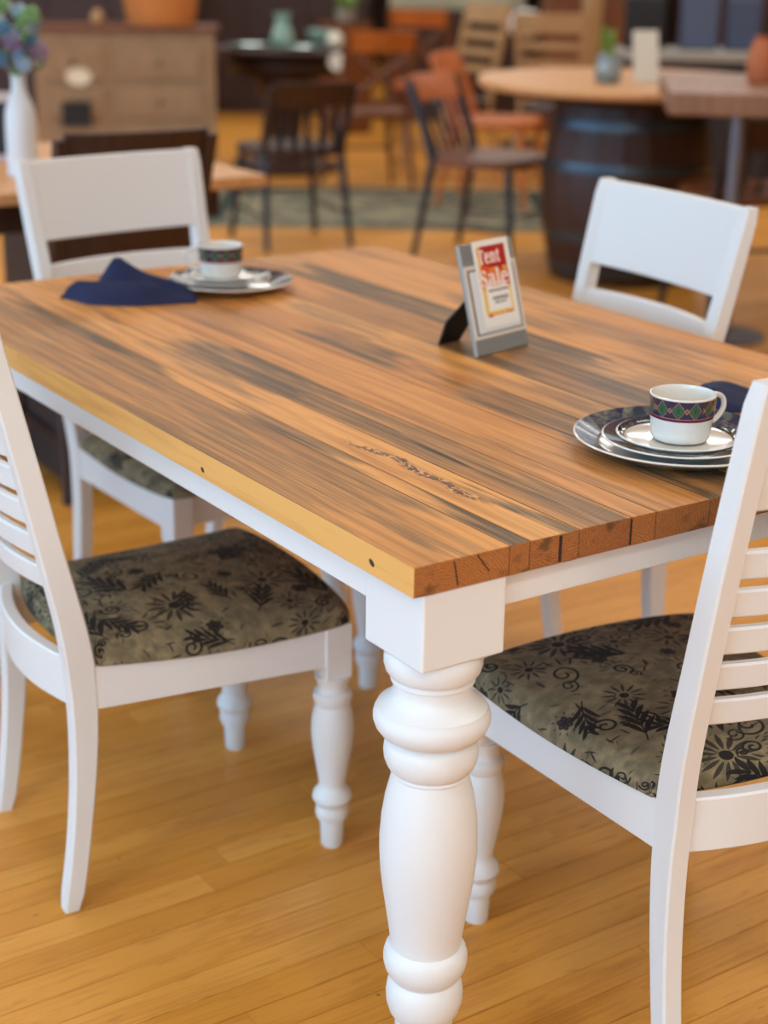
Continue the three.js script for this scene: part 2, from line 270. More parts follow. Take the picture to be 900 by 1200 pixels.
const navy = phys({ color: '#18234a', roughness: 0.85, sheen: 0.4, sheenRoughness: 0.5, sheenColor: new THREE.Color(0.25, 0.3, 0.5) });

// ================================================================ the room
const X0 = -4.6, X1 = 15, Z0 = -17, Z1 = 5.5, CEIL = 3.3, WALL = 0.2;
const plaster = std({ color: '#d2cabb', roughness: 0.9 });
const darkWall = std({ color: '#40312a', roughness: 0.9 });
const ceilMat = std({ color: '#d9d4c8', roughness: 0.95 });
const frameMat = std({ color: '#3c3a38', roughness: 0.5, metalness: 0.4 });
{
  const f = struct('floor', 'golden maple strip floor of the showroom', 'floor');
  mesh('subfloor', box(X1 - X0, 0.1, Z1 - Z0, (X0 + X1) / 2, -0.112, (Z0 + Z1) / 2), gapMat, f);
  const B = 0.0575, G = 0.0017, Tk = 0.0115;
  const boardGeo = (len, w = B) => { const a = w / 2 - G / 2, c = 0.0005, l = len / 2 - 0.0005; const g = loft([[-l, a - c], [-l + c, a], [l - c, a], [l, a - c]].map(([x, hw]) => [[x, -Tk, -hw], [x, -Tk, hw], [x, x === -l || x === l ? -c : 0, hw], [x, x === -l || x === l ? -c : 0, -hw]]), 0.2); return g; };
  const lens = [0.42, 0.66, 0.92, 1.2, 1.5], cache = new Map();
  const geoFor = (len, v) => { const k = len + '_' + v; if (!cache.has(k)) { const g = boardGeo(len); const p = g.attributes.position, uv = g.attributes.uv; for (let i = 0; i < p.count; i++) uv.setXY(i, p.getZ(i) + B / 2 + 0.003, p.getX(i) + v * 0.37 + len * 2.3); cache.set(k, g); } return cache.get(k); };
  const zEdge = (k) => -0.2832 + k * B;
  const near = { x0: -1.1, x1: 2.3, k0: -36, k1: 6 }, far = [];
  for (let k = -190; k <= 80; k++) {
    const z = zEdge(k) + B / 2; if (z < Z0 + 0.05 || z > Z1 - 0.05) continue;
    let x = X0 + 0.02 + rr(0, 0.6); let prev = X0;
    const rowNear = k >= near.k0 && k <= near.k1, rowFar = k >= -150 && k <= 14;
    const pieces = [];
    const start = rowNear || rowFar ? -1.6 - rr(0, 0.8) : X0;
    let cx = start; const end = rowFar ? Math.min(X1 - 0.1, 2.6 + Math.max(0, -z) * 0.95) : 2.6;
    if (!rowFar) continue;
    while (cx < end) { const len = lens[Math.floor(rnd() * 5)]; pieces.push([cx, len]); cx += len; }
    for (const [sx, len] of pieces) {
      const v = Math.floor(rnd() * 4), off = Math.floor(rnd() * 4);
      if (rowNear && sx + len > near.x0 && sx < near.x1 - 0.1) { const m = mesh('floor_board', geoFor(len, off), floorMat[v], f); m.position.set(sx + len / 2, (rnd() - 0.5) * 0.0003, z); }
      else far.push({ g: geoFor(len, off), x: sx + len / 2, z, v });
    }
  }
  for (let v = 0; v < 4; v++) {
    const list = far.filter((q) => q.v === v).map((q) => q.g.clone().translate(q.x, 0, q.z)); if (!list.length) continue;
    const m = mesh('distant_floor_boards', mergeGeometries(list), floorMat[v], f); m.userData.kind = 'stuff';
  }
  // the rest of the room, out of view, is one sheet at the same height
  const sheet = (x0, x1, z0, z1) => box(x1 - x0, 0.0112, z1 - z0, (x0 + x1) / 2, -0.012, (z0 + z1) / 2);
  const rest = [sheet(X0, X1, Z0, -8.91), sheet(X0, -1.55, -8.91, 0.5), sheet(X0, X1, 0.5, Z1), sheet(2.55, X1, -8.91, 0.5)];
  for (const g of rest) { metreUV(g, 0, 0, true); }
  mesh('outer_floor', mergeGeometries(rest.map((g) => g.toNonIndexed())), farFloorMat, f);
}
{
  const c = struct('ceiling', 'plain off-white showroom ceiling', 'ceiling');
  mesh('ceiling_slab', box(X1 - X0 + 0.4, 0.2, Z1 - Z0 + 0.4, (X0 + X1) / 2, CEIL, (Z0 + Z1) / 2), ceilMat, c);
  const wb = struct('wall_back', 'brown painted wall behind the far furniture', 'wall');
  mesh('wall_slab', box(X1 - X0 + 0.4, CEIL + 0.2, WALL, (X0 + X1) / 2, -0.2, Z0 - WALL / 2), darkWall, wb);
  const wr = struct('wall_right', 'brown painted showroom side wall', 'wall');
  mesh('wall_slab', box(WALL, CEIL + 0.2, Z1 - Z0, X1 + WALL / 2, -0.2, (Z0 + Z1) / 2), darkWall, wr);
  const wf = struct('wall_front', 'beige showroom wall facing the dining set', 'wall');
  mesh('wall_slab', box(X1 - X0 + 0.4, CEIL + 0.2, WALL, (X0 + X1) / 2, -0.2, Z1 + WALL / 2), plaster, wf);
  // window wall: piers, sill wall and lintel leave real openings
  const wl = struct('wall_left', 'beige wall with a row of shop windows', 'wall');
  const bays = []; for (let i = 0; i < 6; i++) bays.push([-12.6 + i * 3, -12.6 + i * 3 + 2.65]);
  const sill = 0.5, head = 2.9, g = [box(WALL, sill + 0.2, Z1 - Z0, X0 - WALL / 2, -0.2, (Z0 + Z1) / 2), box(WALL, CEIL - head, Z1 - Z0, X0 - WALL / 2, head, (Z0 + Z1) / 2)];
  let z = Z0; for (const [a, b] of bays) { g.push(box(WALL, head - sill, a - z, X0 - WALL / 2, sill, (a + z) / 2)); z = b; }
  g.push(box(WALL, head - sill, Z1 - z, X0 - WALL / 2, sill, (Z1 + z) / 2));
  mesh('wall_slab', merge(g), plaster, wl);
  const pane = phys({ color: '#ffffff', transmission: 1, roughness: 0, thickness: 0, ior: 1.45 });
  bays.forEach(([a, b], i) => {
    const w = struct('window_' + (i + 1), 'tall shop window with a dark metal frame', 'window'), m = (a + b) / 2, W = b - a, H = head - sill, x = X0 - 0.1;
    mesh('window_frame', merge([box(0.06, 0.06, W, x, sill, m), box(0.06, 0.06, W, x, head - 0.06, m), box(0.06, H, 0.06, x, sill, a + 0.03), box(0.06, H, 0.06, x, sill, b - 0.03), box(0.05, H, 0.05, x, sill, m)]), frameMat, w);
    for (const s of [-1, 1]) mesh('pane', box(0.006, H - 0.12, W / 2 - 0.085, x, sill + 0.06, m + s * (W / 4 - 0.0025)), pane, w);
  });
  const pv = struct('pavement', 'pale concrete pavement outside the shop windows', 'pavement');
  mesh('pavement_slab', box(30, 0.1, 40, X0 - 15.2, -0.15, -5), std({ color: '#9c9a94', roughness: 0.95 }), pv);
}
{ // warm recessed ceiling panels
  const hous = std({ color: '#e8e4da', roughness: 0.6 }), glow = std({ color: '#fff2dd', emissive: LAMP_TINT, emissiveIntensity: 3, roughness: 0.6 });
  const fr = merge([box(1.3, 0.05, 0.05, 0, -0.05, 0.325), box(1.3, 0.05, 0.05, 0, -0.05, -0.325), box(0.05, 0.05, 0.6, 0.625, -0.05, 0), box(0.05, 0.05, 0.6, -0.625, -0.05, 0)]), df = box(1.2, 0.012, 0.6, 0, -0.03, 0);
  const spots = []; for (const x of [-3, -0.9, 1.2]) for (const zz of [2.6, 4.4]) spots.push([x, zz]); spots.push([-2, 0.3], [2.4, 0.3]); for (const x of [0.2, 3.2, 6.2, 9.2]) for (const zz of [-3.2, -6, -8.8, -11.6]) spots.push([x, zz]);
  for (const [x, zz] of spots) {
    const t = thing('ceiling_light', 'rectangular white light panel set in the ceiling', 'ceiling light', [x, CEIL, zz], 0, 'ceiling light panels');
    mesh('frame', fr, hous, t); mesh('diffuser', df, glow, t);
    const l = new THREE.RectAreaLight(LAMP_TINT, LAMP_POWER, 1.2, 0.6); l.name = 'panel_light'; l.position.set(0, -0.052, 0); l.rotation.x = -Math.PI / 2; t.add(l);
  }
}

// ================================================================ the dining table
{
  const t = thing('dining_table', 'dining table with reclaimed wood plank top and thick white turned legs', 'table');
  for (let k = 0; k + 1 < SEAMS.length; k++) {
    const a = SEAMS[k] + (k ? 0.0002 : 0), b = SEAMS[k + 1] - (k + 2 < SEAMS.length ? 0.0002 : 0), w = b - a;
    const g = new RoundedBoxGeometry(w, TH, TL, 1, 0.001).translate((a + b) / 2, TY - TH / 2 + (hash(k, 1, 3) - 0.5) * 0.0005, -TL / 2 );
    const p = g.attributes.position, uv = g.attributes.uv, out = [];
    for (const gr of g.groups) for (let i = gr.start; i < gr.start + gr.count; i++) {
      const x = p.getX(i), y = p.getY(i), z = p.getZ(i), m = gr.materialIndex;
      if (m === 2 || m === 3) uv.setXY(i, x / TW, -z / TL); else if (m < 2) uv.setXY(i, (y - 0.6) * 5, z * 0.9 + k * 0.3); else uv.setXY(i, x - a + hash(k, 5, 2) * 0.05, y - TY + TH);
    }
    mesh('plank', g, [k + 2 === SEAMS.length ? sideMat : seamMat, k === 0 ? sideMat : seamMat, topMat, topMat, endMat[k % 4], endMat[k % 4]], t);
  }
  // dark nail knots in the edge
  for (const [z, y, s] of [[-0.081, 0.741, 0.006], [-0.478, 0.738, 0.005]]) mesh('knot', new THREE.SphereGeometry(1, 10, 6).scale(0.0012, s * 0.55, s).rotateX(0.5).translate(0, y, z), knotMat, t);
  for (const [x, y0, x1, y1] of [[0.052, 0.003, 0.058, TH - 0.004], [0.083, 0.002, 0.1, TH - 0.012]]) mesh('check_crack', bar([x, TY - y0, 0.0002], [x1, TY - y1, 0.0002], 0.0008, 6), knotMat, t);
  for (const [x, w] of [[0.2, 0.0042], [0.3055, 0.0028]]) mesh('dark_check', rbox(w, TH - 0.004, 0.0012, x, TY - TH + 0.002, 0.0001, 0.0004), knotMat, t);
  // aprons
  const ai = 0.022, ab = TY - TH - 0.046, ah = 0.0458;
  for (const z of [-ai - 0.011, -TL + ai + 0.011]) mesh('apron', rbox(TW - 0.2, ah, 0.022, TW / 2, ab, z, 0.002), paint, t);
  for (const x of [ai + 0.011, TW - ai - 0.011]) mesh('apron', rbox(0.022, ah, TL - 0.2, x, ab, -TL / 2, 0.002), paint, t);
  const prof = [[0.0001, 0.634], [0.05, 0.634], [0.0545, 0.63], [0.0568, 0.622], [0.0568, 0.614], [0.0545, 0.606], [0.0505, 0.6005], [0.0475, 0.5992], [0.0475, 0.5972], [0.0488, 0.5948], [0.0488, 0.5933], [0.0463, 0.5908], [0.0455, 0.5838], [0.0458, 0.5789], [0.0478, 0.5744], [0.0525, 0.5689], [0.058, 0.5645], [0.062, 0.5615], [0.0638, 0.5606], [0.0638, 0.5592], [0.0665, 0.5552], [0.0682, 0.549], [0.068, 0.5432], [0.0655, 0.5357], [0.061, 0.5295], [0.055, 0.5252], [0.0505, 0.5237], [0.0492, 0.5225], [0.0492, 0.5204], [0.0515, 0.5184], [0.0545, 0.5117], [0.0556, 0.5025], [0.0546, 0.4934], [0.0515, 0.4852], [0.0478, 0.4802], [0.0452, 0.4789], [0.0452, 0.4775], [0.0466, 0.4759], [0.0466, 0.4742], [0.0455, 0.4726], [0.0478, 0.4617], [0.0525, 0.4422], [0.0563, 0.4172], [0.0583, 0.39], [0.0583, 0.3693], [0.0565, 0.3414], [0.0532, 0.3145], [0.0494, 0.2897], [0.046, 0.2669], [0.0438, 0.2503], [0.0428, 0.2416], [0.0428, 0.24], [0.0455, 0.2385], [0.0492, 0.234], [0.0513, 0.226], [0.0512, 0.217], [0.049, 0.208], [0.0452, 0.2005], [0.0415, 0.1965], [0.0405, 0.1955], [0.0405, 0.1935], [0.0422, 0.192], [0.046, 0.183], [0.0474, 0.172], [0.0468, 0.16], [0.043, 0.1465], [0.038, 0.139], [0.0352, 0.137], [0.0352, 0.135], [0.0362, 0.1335], [0.0362, 0.132], [0.0352, 0.1305], [0.0372, 0.09], [0.036, 0.045], [0.03, 0.004], [0.028, 0], [0.0001, 0]];
  const turn = toCreasedNormals(lathe(prof.reverse(), 96), 0.6);
  const blockG = rbox(0.114, TY - TH - 0.632, 0.114, 0, 0.632, 0, 0.004, 2);
  const legG = merge([turn, blockG]);
  for (const [x, z] of [[0.072, -0.06], [TW - 0.072, -0.06], [0.072, -TL + 0.06], [TW - 0.072, -TL + 0.06]]) { const m = mesh('leg', legG, paint, t); m.position.set(x, 0, z); }
}

// ================================================================ the white dining chairs
const CH = { top: 0.96, ws: 0.184, wt: 0.215, rb: 0.327, rt: 0.394, wf: 0.2125, dep: 0.446 };
const cBack = (y) => { const u = Math.max(0, (y - 0.3) / 0.65), w = Math.max(0, (0.3 - y) / 0.3); const g = u < 0.3 ? u * u / 0.6 : u - 0.15; return -0.1395 * g - 0.0291 * w * w; };
const cThick = (y) => interp(y, [0, 0.15, 0.3, 0.4, 0.6, 0.95], [0.028, 0.031, 0.039, 0.043, 0.036, 0.030]);
const cLat = (y) => { const u = Math.max(0, (y - 0.38) / (CH.top - 0.38)); return CH.ws + (CH.wt - CH.ws) * u + 0.0173 * u * (1 - u); };
function makeWhiteChair(label) {
  const t = thing('dining_chair', label, 'chair', [0, 0, 0], 0, 'white dining chairs round the table');
  const PW = 0.03;
  for (const s of [-1, 1]) {
    const rings = []; for (let i = 0; i <= 36; i++) {
      const y = i / 36 * CH.top, b = cBack(y), th = cThick(y), sh = i === 0 || i === 36 ? 0.0025 : 0; const cx = s * (cLat(y) - PW / 2), cz = b + th / 2;
      rings.push(chamfer(PW / 2 - sh, th / 2 - sh, 0.0028).map(([a, c]) => [cx + a, y, cz + c]));
    }
    mesh('back_post', loft(rings, 0.5), paint, t);
  }
  // bent boards between the posts: rings along the width
  const bent = (y0, y1, th, bow, zOff, r = 0.003) => {
    const rings = [], hy = (y1 - y0) / 2, ym = (y0 + y1) / 2;
    for (let i = 0; i <= 16; i++) { const q = i / 8 - 1; rings.push(chamfer(hy, th / 2, r).map(([a, c]) => { const y = ym + a; return [q * (cLat(y) - PW + 0.004), y, cBack(y) + cThick(y) * zOff + c - bow * (1 - q * q)]; })); }
    return loft(rings, 0.4);
  };
  mesh('top_panel', bent(CH.top - 0.157, CH.top - 0.001, 0.018, 0.012, 0.62, 0.003), paint, t);
  for (let k = 0; k < 5; k++) { const y1 = 0.754 - k * 0.0512; mesh('back_slat', bent(y1 - 0.0375, y1, 0.014, 0.03, 0.55, 0.003), paint, t); }
  mesh('back_rail', bent(CH.rb, CH.rt + 0.012, 0.022, 0.03, 0.45), paint, t);
  const df = CH.dep - 0.003, bs = 0.046;
  for (const s of [-1, 1]) {
    const x0 = s * (CH.ws - 0.002), x1 = s * (CH.wf - 0.002), z0 = 0.03, z1 = df - 0.02, rings = [];
    for (let i = 0; i <= 10; i++) { const q = i / 10, x = lerp(x0, x1, q), z = lerp(z0, z1, q), sag = 0.010 * Math.sin(q * Math.PI); rings.push([[x, CH.rb, z], [x - s * 0.022, CH.rb, z], [x - s * 0.022, CH.rt + 0.001 - sag, z], [x, CH.rt + 0.001 - sag, z]]); }
    mesh('side_rail', loft(rings, 0.4), paint, t);
    const x = s * (CH.wf - bs / 2), z = df - bs / 2;
    const pr = [[0.0001, 0], [0.0165, 0], [0.018, 0.003], [0.0195, 0.04], [0.0197, 0.047], [0.0245, 0.0505], [0.0278, 0.06], [0.027, 0.068], [0.0252, 0.0735], [0.0262, 0.077], [0.032, 0.087], [0.0305, 0.097], [0.024, 0.1045], [0.0215, 0.11], [0.0222, 0.12], [0.0265, 0.145], [0.0318, 0.178], [0.0345, 0.205], [0.0335, 0.23], [0.0295, 0.248], [0.0272, 0.2535], [0.0295, 0.2575], [0.0325, 0.266], [0.031, 0.274], [0.0255, 0.2785], [0.0245, 0.283], [0.0245, 0.292], [0.028, 0.298], [0.0285, 0.304], [0.02, 0.306]];
    mesh('front_leg', moved(merge([toCreasedNormals(lathe(pr, 32), 0.6), rbox(bs, CH.rt - 0.302, bs, 0, 0.302, 0, 0.003, 1)]), x, 0, z), paint, t);
  }
  { const rings = []; for (let i = 0; i <= 12; i++) { const q = i / 6 - 1; const z = df - 0.02 + 0.012 * (1 - q * q); rings.push([[q * (CH.wf - bs + 0.003), CH.rb, z], [q * (CH.wf - bs + 0.003), CH.rb, z - 0.022], [q * (CH.wf - bs + 0.003), CH.rt + 0.006, z - 0.022], [q * (CH.wf - bs + 0.003), CH.rt + 0.006, z]]); } mesh('front_rail', loft(rings, 0.4), paint, t); }
  { // padded seat: grid with a rolled edge, plus an underside
    const N = 30, M = 30, P = [], I = [], UV = [];
    const pt = (u, v) => { // u,v in -1..1
      const f = (v + 1) / 2, hw = lerp(CH.ws + 0.0025, CH.wf + 0.0035, f) + 0.003 * Math.sin(f * Math.PI), zf = CH.dep + 0.003 + 0.016 * (1 - u * u), zb = 0.044 - 0.032 * (1 - u * u);
      const k = 1 - 0.03 * sstep(0.6, 1, v) * Math.abs(u) ** 8 * Math.abs(v) ** 8;
      return [u * hw * k, lerp(zb, zf, f) - (v > 0 ? 0.012 * Math.abs(u) ** 10 * sstep(0.8, 1, v) : 0), hw];
    };
    const roll = (d) => { const q = clamp(d / 0.024); return Math.sqrt(1 - (1 - q) ** 2); };
    for (let j = 0; j <= M; j++) for (let i = 0; i <= N; i++) {
      const mapq = (q) => { const a = q * 2 - 1; return Math.sign(a) * (1 - Math.pow(1 - Math.abs(a), 1.8)); };
      const u = mapq(i / N), v = mapq(j / M), [x, z, hw] = pt(u, v), e = roll((1 - Math.abs(u)) * hw) * roll((1 - Math.abs(v)) * 0.21), sag = 0.010 * Math.sin((v + 1) / 2 * Math.PI) * Math.abs(u) ** 3;
      const y = CH.rt + 0.001 - sag + 0.027 * e + 0.020 * (1 - u * u) * (1 - 0.75 * v * v), drop = 0.03 * (1 - e);
      P.push(x, y, z); UV.push(x + 0.2 + Math.sign(u) * drop * (Math.abs(u) > Math.abs(v) ? 1 : 0.2), z + 0.1 + Math.sign(v) * drop * (Math.abs(v) >= Math.abs(u) ? 1 : 0.2));
    }
    for (let j = 0; j < M; j++) for (let i = 0; i < N; i++) { const a = j * (N + 1) + i, b = a + 1, c = a + N + 1, d = c + 1; I.push(a, c, b, b, c, d); }
    const base = P.length / 3, rim = []; for (let i = 0; i <= N; i++) rim.push(i); for (let j = 1; j <= M; j++) rim.push(j * (N + 1) + N); for (let i = N - 1; i >= 0; i--) rim.push(M * (N + 1) + i); for (let j = M - 1; j > 0; j--) rim.push(j * (N + 1));
    rim.forEach((r) => { P.push(P[r * 3] * 0.97, P[r * 3 + 1] - 0.003, P[r * 3 + 2] * 0.985 + 0.003); UV.push(UV[r * 2], UV[r * 2 + 1] + 0.012); });
    rim.forEach((r, k) => { const k2 = (k + 1) % rim.length; I.push(r, rim[k2], base + k, rim[k2], base + k2, base + k); });
    const ci = P.length / 3; P.push(0, CH.rt - 0.01, 0.22); UV.push(0, 0); rim.forEach((r, k) => I.push(ci, base + k, base + (k + 1) % rim.length));
    let g = new THREE.BufferGeometry(); g.setAttribute('position', new THREE.Float32BufferAttribute(P, 3)); g.setAttribute('uv', new THREE.Float32BufferAttribute(UV, 2)); g.setIndex(I); g = toCreasedNormals(g, 0.9);
    const sc = mesh('seat_cushion', g, fabric, t); sc.userData.label = 'padded seat in olive and black floral fabric';
  }
  return t;
}
const chairTurn = (fx, fz, r) => { const c = Math.cos(r), s = Math.sin(r), x = fx * c - fz * s, z = fx * s + fz * c; return Math.atan2(x, z); };
const whiteChair = makeWhiteChair('white wooden dining chair at the table side with the clean honey edge, its seat below the knots');
{
  whiteChair.userData.label = 'white dining chair tucked under the long table edge with two small knots';
  whiteChair.position.set(-0.096, 0, -0.8714); whiteChair.rotation.y = chairTurn(1, 0, 0.0765);
  copyOf(whiteChair, [0.5303, 0, 0.083], chairTurn(0, -1, 0.0852), 'white dining chair at the end-grain table end beside the diamond-banded cup');
  copyOf(whiteChair, [0.5201, 0, -1.7498], chairTurn(0, 1, -0.102), 'white dining chair behind the folded navy napkin, in front of the dark brown chair');
  copyOf(whiteChair, [1.0879, 0, -0.8951], chairTurn(-1, 0, 0.0688), 'white dining chair at the table side nearest the barrel table');
}

// ================================================================ things on the table
function plateGeo(R, wellR, rimH, flat = 0.006) { // lathe profiles: underside+well body, and the decorated rim on top
  const body = [[0.0001, 0.002], [wellR * 0.6, 0.0012], [wellR * 0.62, 0], [wellR * 0.68, 0], [wellR * 0.72, 0.003], [wellR, 0.0045], [R - 0.003, rimH - 0.003], [R, rimH - 0.0012], [R, rimH], [R - 0.0025, rimH + 0.0006]];
  const rim = [[R - 0.0025, rimH + 0.0006], [lerp(R, wellR, 0.5), lerp(rimH, flat, 0.42)], [wellR + 0.004, flat + 0.002], [wellR, flat + 0.0008]];
  const well = [[wellR, flat + 0.0008], [wellR - 0.008, flat - 0.001], [wellR * 0.5, flat - 0.0018], [0.0001, flat - 0.002]];
  return { body: lathe(body, 72), rim: lathe(rim, 72), well: lathe(well, 72) };
}
function plate(name, label, group, pos, R, wellR, rimH, rim, tilt = 0) {
  const t = thing(name, label, name === 'saucer' ? 'saucer' : 'plate', pos, 0.3, group), g = plateGeo(R, wellR, rimH);
  mesh('plate_body', g.body, glaze, t); mesh('decorated_rim', g.rim, rim, t); mesh('well', g.well, glaze, t); return t;
}
function cup(label, pos, turn) {
  const t = thing('teacup', label, 'cup', pos, turn), R = 0.0428, H = 0.0605, b0 = 0.0315, b1 = 0.0588;
  const rAt = (y) => 0.0378 + (R - 0.0378) * Math.pow(clamp((y - 0.004) / (H - 0.004)), 0.8);
  const prof = [[0.0001, 0.003], [0.028, 0.003], [0.0285, 0], [0.033, 0], [0.036, 0.0015], [0.0378, 0.005]]; for (let i = 1; i <= 12; i++) { const y = lerp(0.005, H - 0.001, i / 12); prof.push([rAt(y), y]); }
  prof.push([R - 0.0004, H], [R - 0.0016, H + 0.0004], [R - 0.0027, H - 0.0006]); for (let i = 11; i >= 1; i--) { const y = lerp(0.007, H - 0.001, i / 12); prof.push([rAt(y) - 0.003, y]); } prof.push([0.03, 0.0058], [0.0001, 0.0055]);
  mesh('cup_body', lathe(prof, 64), glaze, t);
  const bp = []; for (let i = 0; i <= 6; i++) { const y = lerp(b0, b1, i / 6); bp.push([rAt(y) + 0.0003, y]); }
  const band = mesh('pattern_band', lathe(bp, 64), bandMat, t); band.userData.label = 'navy band with green diamonds';
  const c = new THREE.CatmullRomCurve3([[0.040, 0.05], [0.052, 0.053], [0.066, 0.046], [0.068, 0.034], [0.060, 0.022], [0.049, 0.016], [0.0385, 0.017]].map(([x, y]) => new THREE.Vector3(x, y, 0)));
  mesh('handle', new THREE.TubeGeometry(c, 28, 0.0036, 10), glaze, t); return t;
}
{
  const s = at(796, 508, TY + 0.022), q = at(795.5, 502, TY + 0.034);
  plate('dinner_plate', 'large dinner plate with dark blue rim under the diamond-banded cup', 'plates of the near setting', [s.x, TY + 0.0004, s.z], 0.138, 0.104, 0.021, rimPlain);
  plate('salad_plate', 'middle plate with green diamonds on its blue rim, between dinner plate and saucer', 'plates of the near setting', [q.x, TY + 0.0075, q.z], 0.099, 0.064, 0.017, rimMat);
  plate('saucer', 'small saucer with dark rim directly under the diamond-banded cup', undefined, [q.x - 0.002, TY + 0.0165, q.z + 0.002], 0.0805, 0.0695, 0.0125, rimMat);
  cup('white teacup with navy band of green diamonds, next to the white chair post', [q.x - 0.001, TY + 0.0225, q.z + 0.004], -0.1);
  const e = at(270, 325, TY + 0.022), f = at(259, 318, TY + 0.032);
  plate('dinner_plate', 'large dinner plate touching the folded navy napkin pile', undefined, [e.x, TY + 0.0004, e.z], 0.118, 0.08, 0.02, rimPlain);
  plate('salad_plate', 'middle plate stacked under the teacup beside the folded navy napkin', undefined, [f.x, TY + 0.0075, f.z], 0.094, 0.062, 0.017, rimMat);
  plate('saucer', 'small saucer under the teacup beside the folded navy napkin', undefined, [f.x, TY + 0.0165, f.z], 0.074, 0.064, 0.0125, rimMat);
  cup('white teacup with dark band beside the folded navy napkin, handle towards the napkin', [f.x, TY + 0.0225, f.z], Math.PI - 0.5);
}
function napkin(name, label, pos, turn, L, D, hf, N = 44, M = 26) {
  const t = thing(name, label, 'napkin', pos, turn), P = [], I = [];
  for (let j = 0; j <= M; j++) for (let i = 0; i <= N; i++) {
    const u = i / N, v = j / M; const [x, z, h] = hf(u, v);
    const e = Math.min(u, 1 - u, v, 1 - v) * 14; P.push(x * L, Math.max(0.003, h * sstep(0, 1, Math.min(1, e + 0.25)) ), z * D);
  }
  for (let j = 0; j < M; j++) for (let i = 0; i < N; i++) { const a = j * (N + 1) + i, b = a + 1, c = a + N + 1, d = c + 1; I.push(a, c, b, b, c, d); }
  const n0 = (N + 1) * (M + 1); for (let k = 0; k < n0; k++) P.push(P[k * 3], 0.0005, P[k * 3 + 2]);
  const rim = []; for (let i = 0; i <= N; i++) rim.push(i); for (let j = 1; j <= M; j++) rim.push(j * (N + 1) + N); for (let i = N - 1; i >= 0; i--) rim.push(M * (N + 1) + i); for (let j = M - 1; j > 0; j--) rim.push(j * (N + 1));
  rim.forEach((r, k) => { const r2 = rim[(k + 1) % rim.length]; I.push(r, r2, r + n0, r2, r2 + n0, r + n0); });
  for (let j = 0; j < M; j++) for (let i = 0; i < N; i++) { const a = n0 + j * (N + 1) + i, b = a + 1, c = a + N + 1, d = c + 1; I.push(a, b, c, b, d, c); }
  let g = new THREE.BufferGeometry(); g.setAttribute('position', new THREE.Float32BufferAttribute(P, 3)); g.setIndex(I); g = metreUV(toCreasedNormals(g, 0.8)); mesh('folded_cloth', g, navy, t); return t;
}
{
  const c = at(152, 350, TY);
  napkin('cloth_napkin', 'navy cloth napkin folded to a peak beside the teacup and plates', [c.x, TY, c.z], -YAW, 0.25, 0.13, (u, v) => {
    const xs = u - 0.5, tri = (q, c, h) => clamp(1 - Math.abs(q - c) / h);
    const along = interp(u, [0.2, 0.38, 0.43, 0.62, 1], [0, 0.96, 1, 0.68, 0.14]), front = interp(u, [0, 0.14, 0.3, 0.62, 1], [0.1, 0.8, 1, 0.85, 0.25]);
    const backRidge = 0.068 * along * Math.pow(tri(v, 0.42 - 0.08 * u, 0.3), 0.8), frontRidge = 0.036 * front * Math.pow(tri(v, 0.74 - 0.1 * u, 0.26), 0.7);
    const fold = 0.003 * Math.sin(u * 13 + v * 9);
    const width = lerp(0.25, 1, sstep(0, 0.3, u)) * lerp(1, 0.35, sstep(0.55, 1, u));
    return [xs, (v - 0.5) * width + 0.12 * (u - 0.3), Math.max(backRidge, frontRidge) + fold + 0.005];
  });
  const d = at(898, 474, TY);
  napkin('cloth_napkin', 'navy cloth napkin lying flat behind the diamond-banded cup', [d.x, TY, d.z - 0.02], -YAW + 0.2, 0.15, 0.11, (u, v) => [u - 0.5, v - 0.5, 0.010 + 0.01 * Math.sin(u * 6 + v * 3) + 0.006 * sstep(0.4, 0.5, v)]);
}
